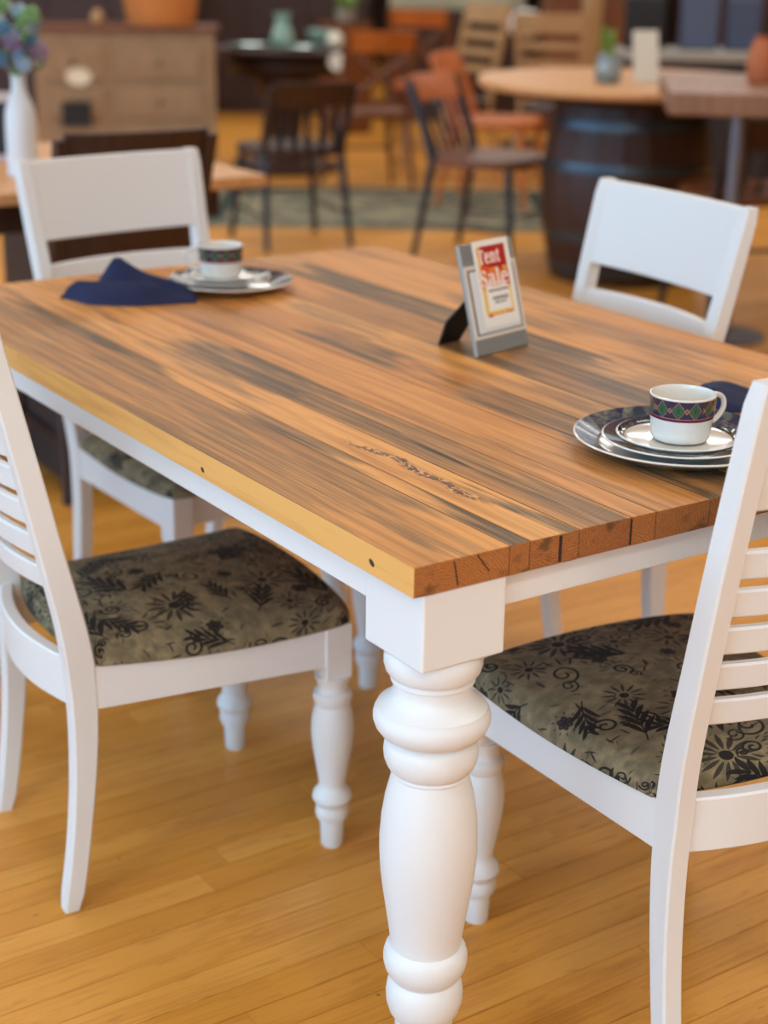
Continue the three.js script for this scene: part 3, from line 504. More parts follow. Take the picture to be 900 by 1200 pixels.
{ // the small sale sign in its easel frame
  const b0 = at(560, 420, TY), b1 = at(620, 404, TY), w = b0.distanceTo(b1), dx = (b1.x - b0.x) / w, dz = (b1.z - b0.z) / w, turn = Math.atan2(-dz, dx), lean = 0.27, H = 0.178;
  const t = thing('sale_sign', 'small silver easel sign with a red and white sale card on the table', 'sign', [(b0.x + b1.x) / 2, TY, (b0.z + b1.z) / 2], turn);
  const tilt = (g) => g.rotateX(-lean).translate(0, 0.0015, 0);
  const silver = phys({ color: '#a9adab', metalness: 0.55, roughness: 0.38 }), mat = std({ color: '#d9d2c4', roughness: 0.6 }), maroon = std({ color: '#4c3038', roughness: 0.6 }), paper = std({ color: '#dfe0e2', roughness: 0.7 }), black = std({ color: '#0d0e11', roughness: 0.6 });
  mesh('frame', tilt(rbox(w, H, 0.008, 0, 0, -0.004, 0.0015)), silver, t);
  mesh('mat_board', tilt(box(w * 0.99, H * 0.66, 0.0008, 0, H * 0.145, 0.0005)), mat, t);
  mesh('border', tilt(box(w * 0.87, H * 0.585, 0.0008, 0, H * 0.18, 0.001)), maroon, t);
  mesh('paper', tilt(box(w * 0.82, H * 0.56, 0.0008, 0, H * 0.192, 0.0015)), paper, t);
  const art = canvasTex(512, 1024, (g, W, Hh) => {
    g.fillStyle = '#f3efe6'; g.fillRect(0, 0, W, Hh);
    g.fillStyle = '#f2c94a'; g.fillRect(50, 70, 400, 800); g.fillStyle = '#e9802c'; g.fillRect(70, 330, 380, 260); g.fillStyle = '#f6f1e8'; g.fillRect(95, 500, 330, 340);
    g.fillStyle = '#b5201a'; g.beginPath(); g.moveTo(100, 70); g.lineTo(450, 70); g.lineTo(450, 560); g.lineTo(395, 560); g.lineTo(360, 380); g.lineTo(300, 330); g.lineTo(100, 330); g.fill();
    g.fillStyle = '#e8502a'; g.fillRect(70, 300, 110, 90); g.fillStyle = '#f1a53a'; g.beginPath(); g.moveTo(370, 330); g.lineTo(440, 330); g.lineTo(420, 480); g.fill();
    g.lineJoin = 'round'; g.textAlign = 'center'; g.font = 'bold 150px serif'; g.strokeStyle = '#d8452a'; g.lineWidth = 18; g.fillStyle = '#fbf3ea';
    const word = (s, x, y, sx, sy, st) => { g.save(); g.translate(x, y); g.scale(sx, sy); g.lineWidth = st; g.strokeText(s, 0, 0); g.fillText(s, 0, 0); g.restore(); };
    word('Tent', 210, 275, 0.92, 1.5, 14); g.strokeStyle = '#e0662c'; word('Sale', 236, 540, 1.3, 1.75, 10);
    g.strokeStyle = '#5d5856'; g.lineWidth = 12; g.beginPath(); for (let x = 130; x < 420; x += 8) g.lineTo(x, 600 + Math.sin(x * 0.16) * 15); g.stroke();
    g.lineWidth = 10; g.beginPath(); for (let x = 170; x < 400; x += 7) g.lineTo(x, 695 + Math.sin(x * 0.21) * 24); g.stroke(); g.beginPath(); for (let x = 190; x < 370; x += 9) g.lineTo(x, 745 + Math.sin(x * 0.3) * 10); g.stroke();
    g.fillStyle = '#d8452a'; g.fillRect(70, 870, 70, 34); g.fillStyle = '#f0a04a'; g.fillRect(150, 872, 160, 22); g.fillStyle = '#d8604a'; g.fillRect(320, 870, 120, 22);
  });
  const card = new THREE.PlaneGeometry(w * 0.68, H * 0.78).translate(w * 0.05, H * 0.62, 0.0031);
  mesh('card_backing', tilt(box(w * 0.68, H * 0.78, 0.0008, w * 0.05, H * 0.23, 0.0025)), paper, t);
  const cm = mesh('printed_card', tilt(card), std({ map: art, roughness: 0.5 }), t); cm.userData.label = 'red and yellow card reading Tent Sale';
  const sg = loft([[-0.016, 0.11], [0.016, 0.11]].map(() => []).length ? [0, 1, 2].map((i) => { const y = [0.001, 0.045, 0.1][i], z = [-0.1, -0.078, -0.037][i], hw = [0.026, 0.034, 0.012][i]; return [[-hw, y, z - 0.002], [hw, y, z - 0.002], [hw, y, z + 0.002], [-hw, y, z + 0.002]]; }) : [], 0.3);
  mesh('easel_leg', sg.translate(-0.02, 0, 0), black, t);
}
// ================================================================ the showroom beyond
const FLAT = new THREE.Vector3(FWD.x, 0, FWD.z).normalize(), SIDE = new THREE.Vector3(Math.cos(YAW), 0, Math.sin(YAW));
const TO_CAM = Math.atan2(-FLAT.x, -FLAT.z), AWAY = Math.atan2(FLAT.x, FLAT.z), TO_RIGHT = Math.atan2(SIDE.x, SIDE.z), TO_LEFT = TO_RIGHT + Math.PI;
const espresso = wood([66, 36, 22], [34, 19, 12], 601, 0.5), walnut = wood([124, 70, 36], [78, 42, 22], 611, 0.38), amber = wood([200, 106, 38], [150, 74, 26], 621, 0.4), tan = wood([190, 146, 96], [156, 114, 70], 631, 0.5), ash = wood([160, 126, 92], [118, 90, 62], 641, 0.6), oakLight = wood([220, 164, 110], [186, 130, 80], 651, 0.4), slabWood = wood([150, 108, 82], [104, 72, 54], 661, 0.42);
const inkBlack = phys({ color: '#23232c', roughness: 0.3 }), steel = std({ color: '#77757a', metalness: 0.7, roughness: 0.4 });
const dims = (g, ox = 0, oy = 0) => metreUV(g, ox, oy);
function bgChair(name, label, pos, turn, { seatMat, frameMat, style, w = 0.44, d = 0.42, sh = 0.46, H = 0.95, crestMat = frameMat, group }) {
  const t = thing(name, label, 'chair', pos, turn, group), hw = w / 2 - 0.025;
  for (const s of [-1, 1]) {
    mesh('front_leg', dims(bar([s * (hw + 0.03), 0.002, d - 0.01], [s * (hw - 0.02), sh - 0.02, d - 0.06], 0.014, 10, 0.02)), frameMat, t);
    mesh('rear_leg', dims(bar([s * (hw + 0.02), 0.0025, -0.05], [s * hw, sh - 0.02, 0.03], 0.014, 10, 0.02)), frameMat, t);
    const rings = []; for (let i = 0; i <= 8; i++) { const q = i / 8, y = lerp(sh - 0.02, H, q), z = 0.03 - 0.13 * Math.pow(q, 1.3); rings.push(chamfer(0.015, 0.02, 0.004).map(([a, b]) => [s * (hw + 0.01 * q) + a, y, z + b])); }
    mesh('back_post', loft(rings), frameMat, t);
  }
  { const pts = []; for (let i = 0; i <= 32; i++) { const a = i / 32 * 2 * Math.PI, c = Math.cos(a), s = Math.sin(a), k = 1 / Math.pow(Math.abs(c) ** 4 + Math.abs(s) ** 4, 0.25); pts.push(new THREE.Vector2(c * k * w / 2, s * k * d / 2)); } const g = new THREE.ExtrudeGeometry(new THREE.Shape(pts), { depth: 0.024, bevelEnabled: true, bevelThickness: 0.008, bevelSize: 0.008, bevelSegments: 2, steps: 1 }).rotateX(-Math.PI / 2).translate(0, sh - 0.032 + 0.008, d / 2 - 0.015); mesh('seat', dims(g), seatMat, t); }
  const zAt = (y) => 0.03 - 0.13 * Math.pow(clamp((y - sh + 0.02) / (H - sh + 0.02)), 1.3);
  const board = (y0, y1, th, bow = 0.02, mat = frameMat, nm = 'back_slat') => { const rings = []; for (let i = 0; i <= 8; i++) { const q = i / 4 - 1; rings.push(chamfer((y1 - y0) / 2, th / 2, 0.003).map(([a, b]) => [q * hw, (y0 + y1) / 2 + a, zAt((y0 + y1) / 2 + a) + b - bow * (1 - q * q)])); } mesh(nm, loft(rings), mat, t); };
  board(H - 0.1, H + 0.015, 0.022, 0.03, crestMat, 'crest_rail');
  if (style === 'spindle') for (let i = -2; i <= 2; i++) mesh('spindle', dims(bar([i * 0.07, sh - 0.01, 0.025], [i * 0.075, H - 0.08, zAt(H - 0.08) - 0.025], 0.008, 8)), frameMat, t);
  if (style === 'cross') { for (const s of [-1, 1]) mesh('cross_brace', dims(bar([-s * hw * 0.95, sh + 0.06, zAt(sh + 0.06)], [s * hw * 0.95, H - 0.1, zAt(H - 0.1) - 0.01], 0.016, 8)), frameMat, t); board(sh + 0.04, sh + 0.075, 0.018, 0.01); }
  if (style === 'ladder') for (let i = 0; i < 3; i++) board(H - 0.2 - i * 0.1, H - 0.15 - i * 0.1, 0.016, 0.02);
  if (style === 'slat') for (let i = -2; i <= 2; i++) mesh('back_slat', dims(box(0.03, H - sh - 0.06, 0.012, i * 0.07, sh - 0.01, -0.03)), frameMat, t);
  if (style === 'solid') board(sh + 0.02, H - 0.1, 0.018, 0.02);
  for (const s of [-1, 1]) mesh('stretcher', dims(bar([s * (hw + 0.018), 0.16, -0.02], [s * (hw + 0.012), 0.16, d - 0.03], 0.009, 8)), frameMat, t);
  mesh('stretcher', dims(bar([-hw - 0.018, 0.22, d - 0.025], [hw + 0.018, 0.22, d - 0.025], 0.009, 8)), frameMat, t);
  return t;
}
const P3 = (v, y = 0) => [v.x, y, v.z];
// ---- second table, its chair, the bottle vase
{
  const c = at(313, 205, 0.76), TWD = 1.75, TD = 1.0;
  const t = thing('farmhouse_table', 'wooden dining table behind the dark brown chair, carrying the bottle vase', 'table', [c.x, 0, c.z]);
  for (let i = 0; i < 7; i++) mesh('plank', dims(rbox(TWD, 0.032, TD / 7 - 0.002, -TWD / 2, 0.728, -TD / 7 * (i + 0.5), 0.003), i * 0.3, 0), oakLight, t);
  mesh('apron', dims(rbox(TWD - 0.2, 0.09, TD - 0.2, -TWD / 2, 0.638, -TD / 2, 0.003)), espresso, t);
  for (const x of [-0.45, -TWD + 0.45]) { mesh('trestle', dims(rbox(0.12, 0.6, TD - 0.5, x, 0.05, -TD / 2, 0.004)), espresso, t); mesh('trestle_foot', dims(rbox(0.14, 0.06, TD - 0.2, x, 0, -TD / 2, 0.01)), espresso, t); }
  const leather = phys({ color: '#332c2d', roughness: 0.5 });
  const q = at(140, 150, 0.94);
  const ch = bgChair('side_chair', 'dark brown dining chair with curved crest, behind the white chair with the napkin', [q.x, 0, q.z + 0.01], Math.PI - 0.05, { seatMat: leather, frameMat: espresso, style: 'solid', w: 0.42, d: 0.34, H: 0.93 });
  mesh('skirt', rbox(0.38, 0.4, 0.28, 0, 0.03, 0.17, 0.02), leather, ch).userData.label = 'dark grey skirted seat base';
  const v = at(28, 206, 0.76), bz = v;
  const white = phys({ color: '#e4e7ea', roughness: 0.35 });
  const vs = thing('bottle_vase', 'tall white bottle vase holding flowers on the table behind', 'vase', P3(bz, 0.7602));
  const depv = new THREE.Vector3(bz.x, 0.8, bz.z).sub(EYE).dot(FWD), k = depv / FOCAL;
  mesh('bottle', lathe(turned([[0.0001, 0], [17 * k, 0.001], [18 * k, 0.02], [18 * k, 60 * k], [16 * k, 78 * k], [9 * k, 96 * k], [8 * k, 112 * k], [9.5 * k, 116 * k]], 4), 32), white, vs);
  const fl = thing('flower_bouquet', 'bouquet of blue and pink flowers in the white bottle vase', 'flowers', P3(bz, 0.7602 + 100 * k));
  const cols = ['#7f9fc0', '#a9c4d8', '#9a7f9e', '#c4cdb8', '#5f8fb0', '#86ac70'].map((c2) => std({ color: c2, roughness: 0.8 })), leafM = std({ color: '#4d7a3c', roughness: 0.7 });
  mesh('stem', merge([0, 1, 2, 3, 4].map((i) => bar([0, -20 * k, 0], [Math.cos(i * 1.3) * 14 * k, 40 * k, Math.sin(i * 1.3) * 14 * k], 0.002, 6))), leafM, fl);
  for (let i = 0; i < 26; i++) {
    const a = i * 2.4, r = (6 + 24 * Math.sqrt((i % 13) / 13)) * k, y = (24 + (i * 37 % 70)) * k, R = (7 + (i % 3) * 2.5) * k, petals = [];
    for (let j = 0; j < 14; j++) { const th = Math.acos(1 - 2 * (j + 0.5) / 14), ph = j * 2.4; petals.push(new THREE.SphereGeometry(R * 0.36, 6, 4).scale(1, 0.7, 1).translate(R * 0.75 * Math.sin(th) * Math.cos(ph), R * 0.75 * Math.cos(th), R * 0.75 * Math.sin(th) * Math.sin(ph))); }
    mesh('flower_head', merge(petals).translate(Math.cos(a) * r, y, Math.sin(a) * r), cols[i % 6], fl);
    if (i % 2) mesh('leaf', new THREE.SphereGeometry(1, 8, 5).scale(11 * k, 1.2 * k, 5 * k).rotateZ(0.5).rotateY(a).translate(Math.cos(a + 0.5) * r * 1.1, y - 6 * k, Math.sin(a + 0.5) * r * 1.1), leafM, fl);
  }
  const fb = atDepth(4, 140, depv + 0.25);
  const fr = thing('picture_frame', 'small dark picture in a pinkish white frame beside the bottle vase', 'picture', [fb.x, 0.7602, fb.z], TO_CAM);
  const top = fb.y + 33 * k - 0.7602; mesh('frame', rbox(0.13, top, 0.02, 0, 0, 0, 0.003), std({ color: '#cbb6b4', roughness: 0.5 }), fr); mesh('picture', rbox(0.09, top - 0.05, 0.006, 0, 0.022, 0.01, 0.001), std({ color: '#1d1a1f', roughness: 0.5 }), fr);
}
// ---- grey-brown dresser with basket
{
  const c = atDepth(148, 110, 9.5), W = 1.05, H = 0.905, D = 0.45;
  const turn = TO_CAM + 0.1, t = thing('dresser', 'weathered grey-brown dresser with drawers and dark top', 'dresser', P3(c), turn);
  mesh('body', dims(rbox(W, H - 0.09, D, 0, 0.06, -D / 2, 0.006)), ash, t); mesh('top', dims(rbox(W + 0.05, 0.03, D + 0.04, 0, H - 0.03, -D / 2 + 0.01, 0.006)), walnut, t); mesh('plinth', dims(rbox(W - 0.02, 0.06, D - 0.02, 0, 0, -D / 2, 0.003)), ash, t);
  const knob = std({ color: '#3a2c24', roughness: 0.5, metalness: 0.4 });
  for (const [x, w] of [[-0.3, 0.34], [0.2, 0.54]]) for (let r = 0; r < 3; r++) {
    const y = H - 0.1 - 0.2 - r * 0.225, dr = mesh('drawer', dims(rbox(w, 0.19, 0.022, x, y, 0.006, 0.006), x, y), ash, t);
    mesh('drawer_field', dims(rbox(w - 0.09, 0.11, 0.01, x, y + 0.04, 0.018, 0.006), y, x), ash, dr);
    mesh('knob', new THREE.SphereGeometry(0.014, 12, 8).translate(x, y + 0.095, 0.034), knob, dr);
  }
  const place = (x, z, y) => new THREE.Vector3(x, y, z).applyAxisAngle(new THREE.Vector3(0, 1, 0), turn).add(new THREE.Vector3(c.x, 0, c.z));
  const b = place(0.21, -0.2, H), bt = thing('wicker_basket', 'orange wicker basket standing on the dresser', 'basket', [b.x, H, b.z], turn), wick = pixTex(128, 128, (x, y) => mix3([224, 140, 66], [170, 94, 38], ((Math.sin(x / 128 * 2 * Math.PI * 8) * Math.sin(y / 128 * 2 * Math.PI * 8)) * 0.5 + 0.5) * 0.8)); wick.repeat.set(6, 2);
  const wm = std({ map: wick, bumpMap: wick, bumpScale: 0.003, roughness: 0.7 });
  mesh('basket_wall', lathe([[0.0001, 0], [0.19, 0], [0.2, 0.01], [0.225, 0.18], [0.235, 0.3], [0.225, 0.3], [0.2, 0.18], [0.18, 0.015], [0.0001, 0.012]], 36), wm, bt);
  mesh('basket_rim', new THREE.TorusGeometry(0.23, 0.012, 8, 36).rotateX(Math.PI / 2).translate(0, 0.3, 0), wm, bt);
  const o = place(-0.16, -0.16, H), ot = thing('wooden_pear', 'small pale wooden ornament on the dresser beside the basket', 'ornament', [o.x, H, o.z]); mesh('ornament_body', lathe(turned([[0.0001, 0], [0.03, 0.002], [0.044, 0.03], [0.034, 0.06], [0.016, 0.085], [0.0001, 0.09]], 4), 20), tan, ot);
  const u = place(-0.27, 0.032, 0.6), ut = thing('price_card', 'cream oval price card hanging on the dresser drawer', 'card', [u.x, u.y, u.z], turn); mesh('card', new THREE.CylinderGeometry(0.06, 0.06, 0.006, 28).rotateX(Math.PI / 2).scale(1.25, 0.85, 1).translate(0, 0.02, 0), std({ color: '#e9d9bb', roughness: 0.6 }), ut);
  const s2 = place(-0.29, 0.052, 0.34), st = thing('slate_plaque', 'small black square plaque on the dresser below the cream card', 'plaque', [s2.x, s2.y, s2.z], turn); mesh('slate', rbox(0.17, 0.14, 0.01, 0, 0, 0, 0.003), std({ color: '#15130f', roughness: 0.6 }), st);
}
// ---- rug
{
  const c = at(450, 243), W = 2.0, D = 1.5;
  const rug = canvasTex(1024, 640, (g, w, h) => {
    g.fillStyle = '#8f866c'; g.fillRect(0, 0, w, h); let s = 31; const q = () => (s = (s * 16807) % 2147483647) / 2147483647;
    g.lineWidth = 46; g.strokeStyle = '#2c3a34'; g.strokeRect(60, 60, w - 120, h - 120); g.lineWidth = 14; g.strokeStyle = '#55604e'; g.strokeRect(120, 120, w - 240, h - 240);
    for (let i = 0; i < 70; i++) { g.fillStyle = ['#31423c', '#a09878', '#4a4336', '#6e7460'][i % 4]; g.beginPath(); g.ellipse(150 + q() * (w - 300), 150 + q() * (h - 300), 18 + q() * 50, 10 + q() * 16, 0, 0, 7); g.fill(); }
    for (let i = 0; i < 26; i++) { g.fillStyle = '#9c9374'; g.beginPath(); g.ellipse(80 + i * 36, i % 2 ? 60 : h - 60, 12, 9, 0, 0, 7); g.fill(); }
  });
  const t = thing('area_rug', 'dark green and beige patterned rug under the brown chairs', 'rug', P3(c), -YAW); t.position.y = 0.0006; const g = rbox(W, 0.004, D, 0, 0, 0, 0.001); const p = g.attributes.position, uv = g.attributes.uv; for (let i = 0; i < p.count; i++) uv.setXY(i, p.getX(i) / W + 0.5, 0.5 - p.getZ(i) / D); mesh('pile', g, std({ map: rug, roughness: 0.95 }), t);
}
// ---- chairs standing about
const RY = 0.0052;
{
  bgChair('side_chair', 'blue-black slat-back chair in front of the green glassware table', P3(at(358, 292), RY), AWAY + 0.45, { seatMat: espresso, frameMat: inkBlack, crestMat: espresso, style: 'slat', H: 0.76 });
  bgChair('side_chair', 'brown cross-back chair standing on the rug', P3(at(440, 229), RY), AWAY + 0.3, { seatMat: walnut, frameMat: walnut, crestMat: amber, style: 'cross', H: 0.9 });
  bgChair('windsor_chair', 'dark spindle-back chair with brown seat standing beside the barrel table', P3(at(522, 296), RY), TO_RIGHT - 0.5, { seatMat: walnut, frameMat: inkBlack, crestMat: amber, style: 'spindle', w: 0.48, d: 0.46, H: 0.8 });
  bgChair('windsor_chair', 'amber wooden chair with orange seat behind the dark spindle-back chair', P3(at(535, 236), RY), TO_RIGHT - 0.3, { seatMat: amber, frameMat: amber, style: 'spindle', w: 0.5, d: 0.46, H: 0.8 });
  bgChair('side_chair', 'red-brown cross-back chair behind the amber wooden chair', P3(atDepth(492, 100, 11.2)), AWAY - 0.2, { seatMat: amber, frameMat: walnut, crestMat: amber, style: 'cross' });
  bgChair('ladder_chair', 'tan ladder-back chair behind the barrel table, beside the amber chairs', P3(atDepth(556, 100, 10.2)), TO_LEFT + 0.6, { seatMat: espresso, frameMat: tan, style: 'ladder', H: 1.02 });
  bgChair('ladder_chair', 'tan ladder-back chair behind the barrel table, below the white lamp', P3(atDepth(646, 100, 9.6)), AWAY - 0.4, { seatMat: espresso, frameMat: tan, style: 'ladder', H: 1.0 });
  bgChair('side_chair', 'dark brown stool chair under the thick slab table', P3(at(895, 385)), AWAY + 0.2, { seatMat: walnut, frameMat: inkBlack, crestMat: espresso, style: 'spindle', w: 0.5, d: 0.46, sh: 0.5, H: 0.78 });
}
{ // green glass on a dark table
  const c = at(334, 55, 0.76), t = thing('pedestal_table', 'dark pedestal table laid with green glassware beside the dresser', 'table', P3(c));
  mesh('top', dims(lathe([[0.0001, 0.72], [0.42, 0.72], [0.44, 0.735], [0.44, 0.75], [0.43, 0.76], [0.0001, 0.76]], 48)), espresso, t); mesh('apron', dims(lathe([[0.0001, 0.6], [0.35, 0.6], [0.35, 0.72], [0.0001, 0.72]], 40)), espresso, t);
  mesh('pedestal', dims(lathe(turned([[0.0001, 0.05], [0.14, 0.06], [0.1, 0.2], [0.13, 0.4], [0.2, 0.6], [0.0001, 0.601]], 4), 28)), espresso, t); mesh('base', dims(lathe([[0.0001, 0], [0.34, 0], [0.34, 0.05], [0.2, 0.08], [0.0001, 0.08]], 36)), espresso, t);
  const gg = phys({ color: '#8fb3a4', roughness: 0.12, clearcoat: 0.5 }), cream = phys({ color: '#e6dcc6', roughness: 0.2 });
  const put = (name, label, cat, dx, dz, geo, mat) => { const o = thing(name, label, cat, [c.x + SIDE.x * dx + FLAT.x * dz, 0.7604, c.z + SIDE.z * dx + FLAT.z * dz], 0, 'green glassware'); mesh(name + '_body', geo, mat, o); };
  put('glass_plate', 'pale green plate on the dark pedestal table, by the dresser', 'plate', -0.2, -0.1, plateGeo(0.15, 0.1, 0.02).body, gg);
  put('glass_plate', 'pale green plate on the dark pedestal table, by the white ball', 'plate', 0.1, -0.24, plateGeo(0.14, 0.09, 0.02).body, gg);
  put('glass_bowl', 'pale green bowl in the middle of the dark pedestal table', 'bowl', 0.22, 0.14, lathe([[0.0001, 0], [0.05, 0.002], [0.09, 0.06], [0.1, 0.1], [0.094, 0.1], [0.08, 0.055], [0.0001, 0.012]], 28), gg);
  put('glass_pitcher', 'pale green pitcher standing on the dark pedestal table', 'pitcher', -0.02, 0.05, lathe(turned([[0.0001, 0], [0.06, 0.001], [0.075, 0.05], [0.05, 0.12], [0.04, 0.16], [0.06, 0.2], [0.054, 0.2]], 4), 28), gg);
  put('white_globe', 'small white globe at the edge of the dark pedestal table', 'ornament', 0.32, -0.2, new THREE.SphereGeometry(0.055, 20, 14).translate(0, 0.055, 0), cream);
  const gl = new THREE.Vector3(c.x, 0.64, c.z).addScaledVector(SIDE, 0.34).addScaledVector(FLAT, -0.36), o = thing('hanging_tag', 'round cream tag on the edge of the dark pedestal table', 'tag', P3(gl, gl.y), TO_CAM); mesh('tag', new THREE.CylinderGeometry(0.055, 0.055, 0.008, 24).rotateX(Math.PI / 2).translate(0, 0.06, 0), cream, o);
}
{ // barrel table
  const e = at(738, 340), c = e.clone().addScaledVector(FLAT, 0.34), t = thing('barrel_table', 'round pub table on a dark oak barrel with metal hoops', 'table', P3(c)), TY2 = 0.85;
  const R = (y) => 0.31 + 0.055 * Math.sin(clamp(y / 0.78) * Math.PI);
  const stave = (() => { const rings = []; for (let i = 0; i <= 10; i++) { const y = i / 10 * 0.78, r = R(y), h = Math.PI / 20 * r * 0.985; rings.push([[-h, y, r - 0.02], [h, y, r - 0.02], [h, y, r], [-h, y, r]]); } return loft(rings, 0.3); })();
  for (let i = 0; i < 20; i++) { const m = mesh('stave', stave, espresso, t); m.rotation.y = i * Math.PI / 10; }
  mesh('barrel_head', dims(lathe([[0.0001, 0.02], [0.285, 0.02], [0.285, 0.76], [0.0001, 0.76]], 30)), espresso, t);
  for (const y of [0.06, 0.2, 0.5, 0.68]) mesh('hoop', lathe([[R(y - 0.02) + 0.002, y - 0.02], [R(y - 0.02) + 0.006, y - 0.02], [R(y + 0.02) + 0.006, y + 0.02], [R(y + 0.02) + 0.002, y + 0.02]], 48), std({ color: '#4a545c', metalness: 0.8, roughness: 0.35 }), t);
  mesh('top_apron', dims(lathe([[0.0001, 0.775], [0.5, 0.775], [0.5, 0.815], [0.0001, 0.815]], 48)), espresso, t);
  mesh('round_top', dims(lathe([[0.0001, TY2 - 0.04], [0.65, TY2 - 0.04], [0.662, TY2 - 0.03], [0.662, TY2 - 0.008], [0.654, TY2], [0.0001, TY2]], 64)), oakLight, t);
  const v = at(712, 98, TY2), vt = thing('glass_vase', 'small glass jar with green sprig on the barrel table', 'vase', P3(v, TY2 + 0.0004));
  mesh('jar', lathe([[0.0001, 0], [0.05, 0.001], [0.055, 0.02], [0.055, 0.09], [0.045, 0.11], [0.047, 0.12], [0.044, 0.12], [0.042, 0.11], [0.051, 0.088], [0.051, 0.02], [0.0001, 0.006]], 28), phys({ color: '#cfe0e6', transmission: 0.85, roughness: 0.08, thickness: 0.004 }), vt);
  const gm = std({ color: '#6f8f34', roughness: 0.7 }); for (let i = 0; i < 9; i++) { const a = i * 2.1; mesh('sprig_leaf', new THREE.SphereGeometry(1, 8, 5).scale(0.035, 0.006, 0.014).rotateZ(1.0 - (i % 3) * 0.2).rotateY(a).translate(Math.cos(a) * 0.02 - 0.01, 0.12 + i * 0.011, Math.sin(a) * 0.02), gm, vt); }
  mesh('stem', bar([0, 0.01, 0], [-0.015, 0.21, 0], 0.003, 6), gm, vt);
  const q = at(757, 98, TY2), cd = thing('menu_card', 'tall cream card leaning on the barrel table beside the sprig', 'card', P3(q, TY2 + 0.0004), TO_CAM + 0.25); mesh('card', rbox(0.11, 0.21, 0.012, 0, 0, 0, 0.002).rotateX(-0.2).translate(0, 0.003, 0), std({ color: '#dcd6c6', roughness: 0.6 }), cd);
}
{ // thick slab table
  const c = at(784, 108, 0.93), t = thing('slab_table', 'thick brown slab table on steel posts beside the barrel table', 'table', P3(c), -YAW - 0.12);
  for (let i = 0; i < 4; i++) mesh('slab_board', dims(rbox(1.9, 0.075, 0.236, 0.95, 0.855, -0.12 - i * 0.24, 0.008), i * 0.4, 0), slabWood, t);
  for (const x of [0.28, 1.6]) { mesh('post', dims(bar([x, 0.02, -0.48], [x, 0.856, -0.48], 0.03, 14)), steel, t); mesh('foot_plate', lathe([[0.0001, 0], [0.16, 0], [0.16, 0.012], [0.05, 0.022], [0.0001, 0.022]], 32).translate(x, 0, -0.48), steel, t); }
  const d = at(893, 97, 0.93), o = thing('terracotta_jar', 'tall terracotta jar standing on the thick slab table', 'jar', P3(d, 0.9304)); mesh('jar_body', lathe(turned([[0.0001, 0], [0.05, 0.001], [0.06, 0.06], [0.05, 0.12], [0.035, 0.15], [0.04, 0.16], [0.03, 0.16]], 4), 24), std({ color: '#b8643a', roughness: 0.7 }), o);
}
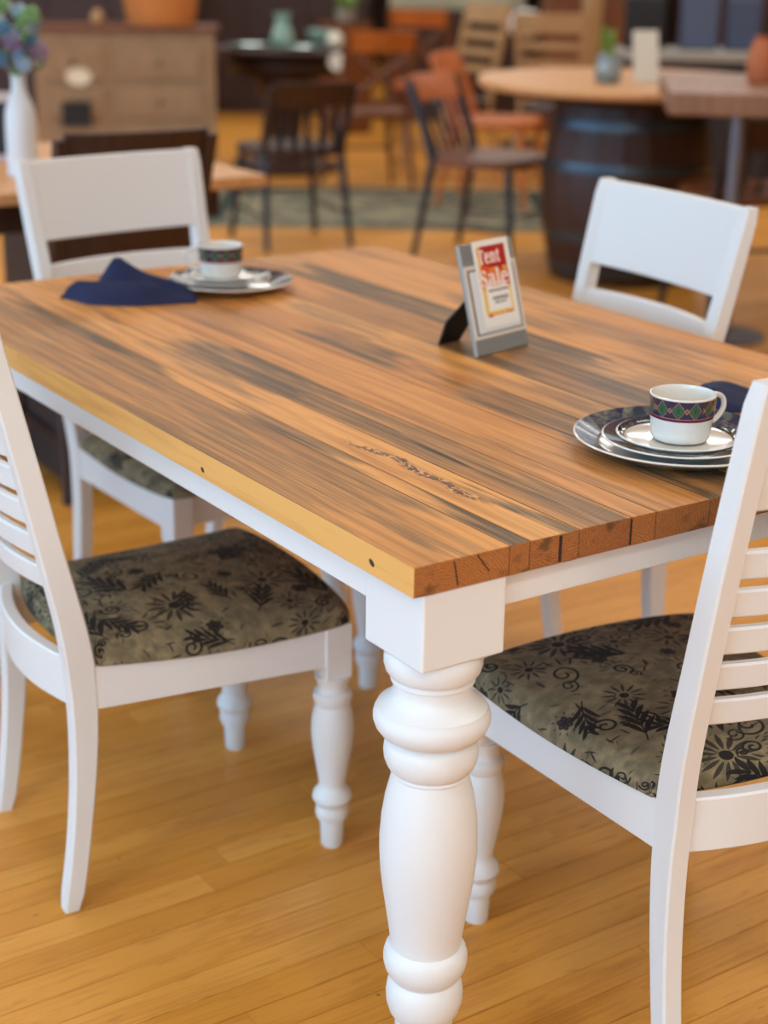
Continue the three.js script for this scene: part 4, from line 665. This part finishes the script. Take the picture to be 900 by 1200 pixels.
{ // grey-topped counter with screens, post, lamp, hutches against the back
  const c = atDepth(835, 62, 9.4), turn = TO_CAM - 0.08, t = thing('sales_counter', 'dark sales counter with pale grey top', 'counter', [c.x, 0, c.z], turn);
  mesh('body', rbox(1.3, c.y - 0.05, 0.5, 0.1, 0, -0.25, 0.006), inkBlack, t); mesh('counter_top', rbox(1.4, 0.05, 0.6, 0.1, c.y - 0.05, -0.25, 0.008), std({ color: '#a39c90', roughness: 0.5 }), t);
  const on = (x, z) => new THREE.Vector3(x, 0, z).applyAxisAngle(new THREE.Vector3(0, 1, 0), turn).add(new THREE.Vector3(c.x, c.y + 0.0003, c.z));
  for (const [x, w, h, col, name, label, cat] of [[-0.38, 0.24, 0.3, '#0e0d0e', 'monitor', 'black monitor on the pale counter top', 'monitor'], [-0.06, 0.22, 0.34, '#515b72', 'binder_box', 'blue-grey box file on the counter beside the monitor', 'box'], [0.2, 0.2, 0.3, '#454e66', 'binder_box', 'blue-grey box file on the counter beside the red-brown box', 'box'], [0.46, 0.14, 0.22, '#6a3626', 'wooden_box', 'red-brown wooden box at the end of the counter', 'box']]) { const p = on(x, -0.3), o = thing(name, label, cat, [p.x, p.y, p.z], turn); mesh(name + '_body', rbox(w, h, 0.14, 0, 0, 0, 0.01), std({ color: col, roughness: 0.5 }), o); mesh('front_panel', rbox(w - 0.03, h - 0.03, 0.006, 0, 0.015, 0.072, 0.002), std({ color: col, roughness: 0.35 }), o); }
  const q = atDepth(690, 85, 10.6), pst = thing('coat_stand', 'tan wooden coat stand behind the barrel table', 'coat stand', P3(q)); mesh('pole', dims(rbox(0.1, 1.8, 0.1, 0, 0.04, 0, 0.012)), tan, pst); mesh('foot', dims(lathe([[0.0001, 0], [0.16, 0], [0.16, 0.03], [0.1, 0.05], [0.0001, 0.05]], 28)), tan, pst); for (let i = 0; i < 4; i++) mesh('hook', bar([0, 1.7, 0], [Math.cos(i * 1.57) * 0.14, 1.78, Math.sin(i * 1.57) * 0.14], 0.01, 8), steel, pst);
  const hutch = (u, dep, w, h, mat, label, upper) => { const p = atDepth(u, 60, dep), o = thing('hutch', label, 'cabinet', P3(p), TO_CAM); const hb = upper ? 0.88 : h * 0.5; mesh('base_cabinet', dims(rbox(w, hb, 0.5, 0, 0, -0.25, 0.008)), mat, o); mesh('upper_cabinet', dims(rbox(w - 0.04, h - hb, 0.4, 0, hb, -0.3, 0.008)), upper ?? mat, o); const n = Math.max(2, Math.round(w / 0.5)); for (let i = 0; i < n; i++) { const x = -w / 2 + (i + 0.5) * w / n; const dr = mesh('door', dims(rbox(w / n - 0.04, hb - 0.12, 0.02, x, 0.07, 0.006, 0.006), i, 0), mat, o); mesh('knob', new THREE.SphereGeometry(0.014, 10, 8).translate(x + (i % 2 ? -1 : 1) * (w / n / 2 - 0.06), hb * 0.6, 0.022), steel, dr); mesh('upper_door', dims(rbox(w / n - 0.05, h - hb - 0.08, 0.02, x, hb + 0.04, -0.096, 0.006), i, 0), upper ?? mat, o); } return o; };
  const cream = std({ color: '#b9b191', roughness: 0.7 });
  hutch(60, 12.6, 1.9, 2.0, espresso, 'tall espresso cabinet behind the grey-brown dresser'); hutch(325, 13.6, 1.55, 1.9, espresso, 'tall espresso cabinet behind the green glassware table');
  hutch(535, 13.2, 1.15, 2.0, espresso, 'espresso hutch with cream upper doors behind the tan ladder chairs', cream); hutch(706, 12.4, 0.9, 2.0, walnut, 'walnut cabinet behind the tan coat stand'); hutch(890, 12.2, 1.2, 2.1, espresso, 'tall espresso cabinet behind the sales counter');
  const l = atDepth(616, 40, 11.5), lt = thing('table_lamp', 'white globe lamp on a small stand behind the ladder chairs', 'lamp', P3(l)); mesh('stand', dims(lathe([[0.0001, 0], [0.16, 0], [0.16, 0.03], [0.03, 0.06], [0.03, l.y - 0.02], [0.0001, l.y - 0.02]], 24)), espresso, lt); mesh('globe', new THREE.SphereGeometry(0.11, 24, 16).scale(1.25, 0.9, 1.25).translate(0, l.y + 0.07, 0), std({ color: '#e6e8e4', roughness: 0.4 }), lt);
  const g = atDepth(405, 18, 12.2), pt = thing('potted_plant', 'small green potted plant on a stand behind the cross-back chair', 'plant', P3(g)); mesh('stand', dims(rbox(0.3, g.y - 0.05, 0.3, 0, 0, 0, 0.01)), walnut, pt); mesh('pot', lathe([[0.0001, g.y - 0.05], [0.06, g.y - 0.05], [0.08, g.y + 0.04], [0.07, g.y + 0.04], [0.0001, g.y + 0.03]], 20), std({ color: '#a9a392', roughness: 0.7 }), pt); for (let i = 0; i < 12; i++) { const a = i * 2.4; mesh('leaf', new THREE.SphereGeometry(1, 8, 5).scale(0.07, 0.008, 0.03).rotateZ(0.7).rotateY(a).translate(Math.cos(a) * 0.05, g.y + 0.08 + (i % 4) * 0.02, Math.sin(a) * 0.05), std({ color: '#6a8a3a', roughness: 0.7 }), pt); }
}
renderer.render(scene, camera);
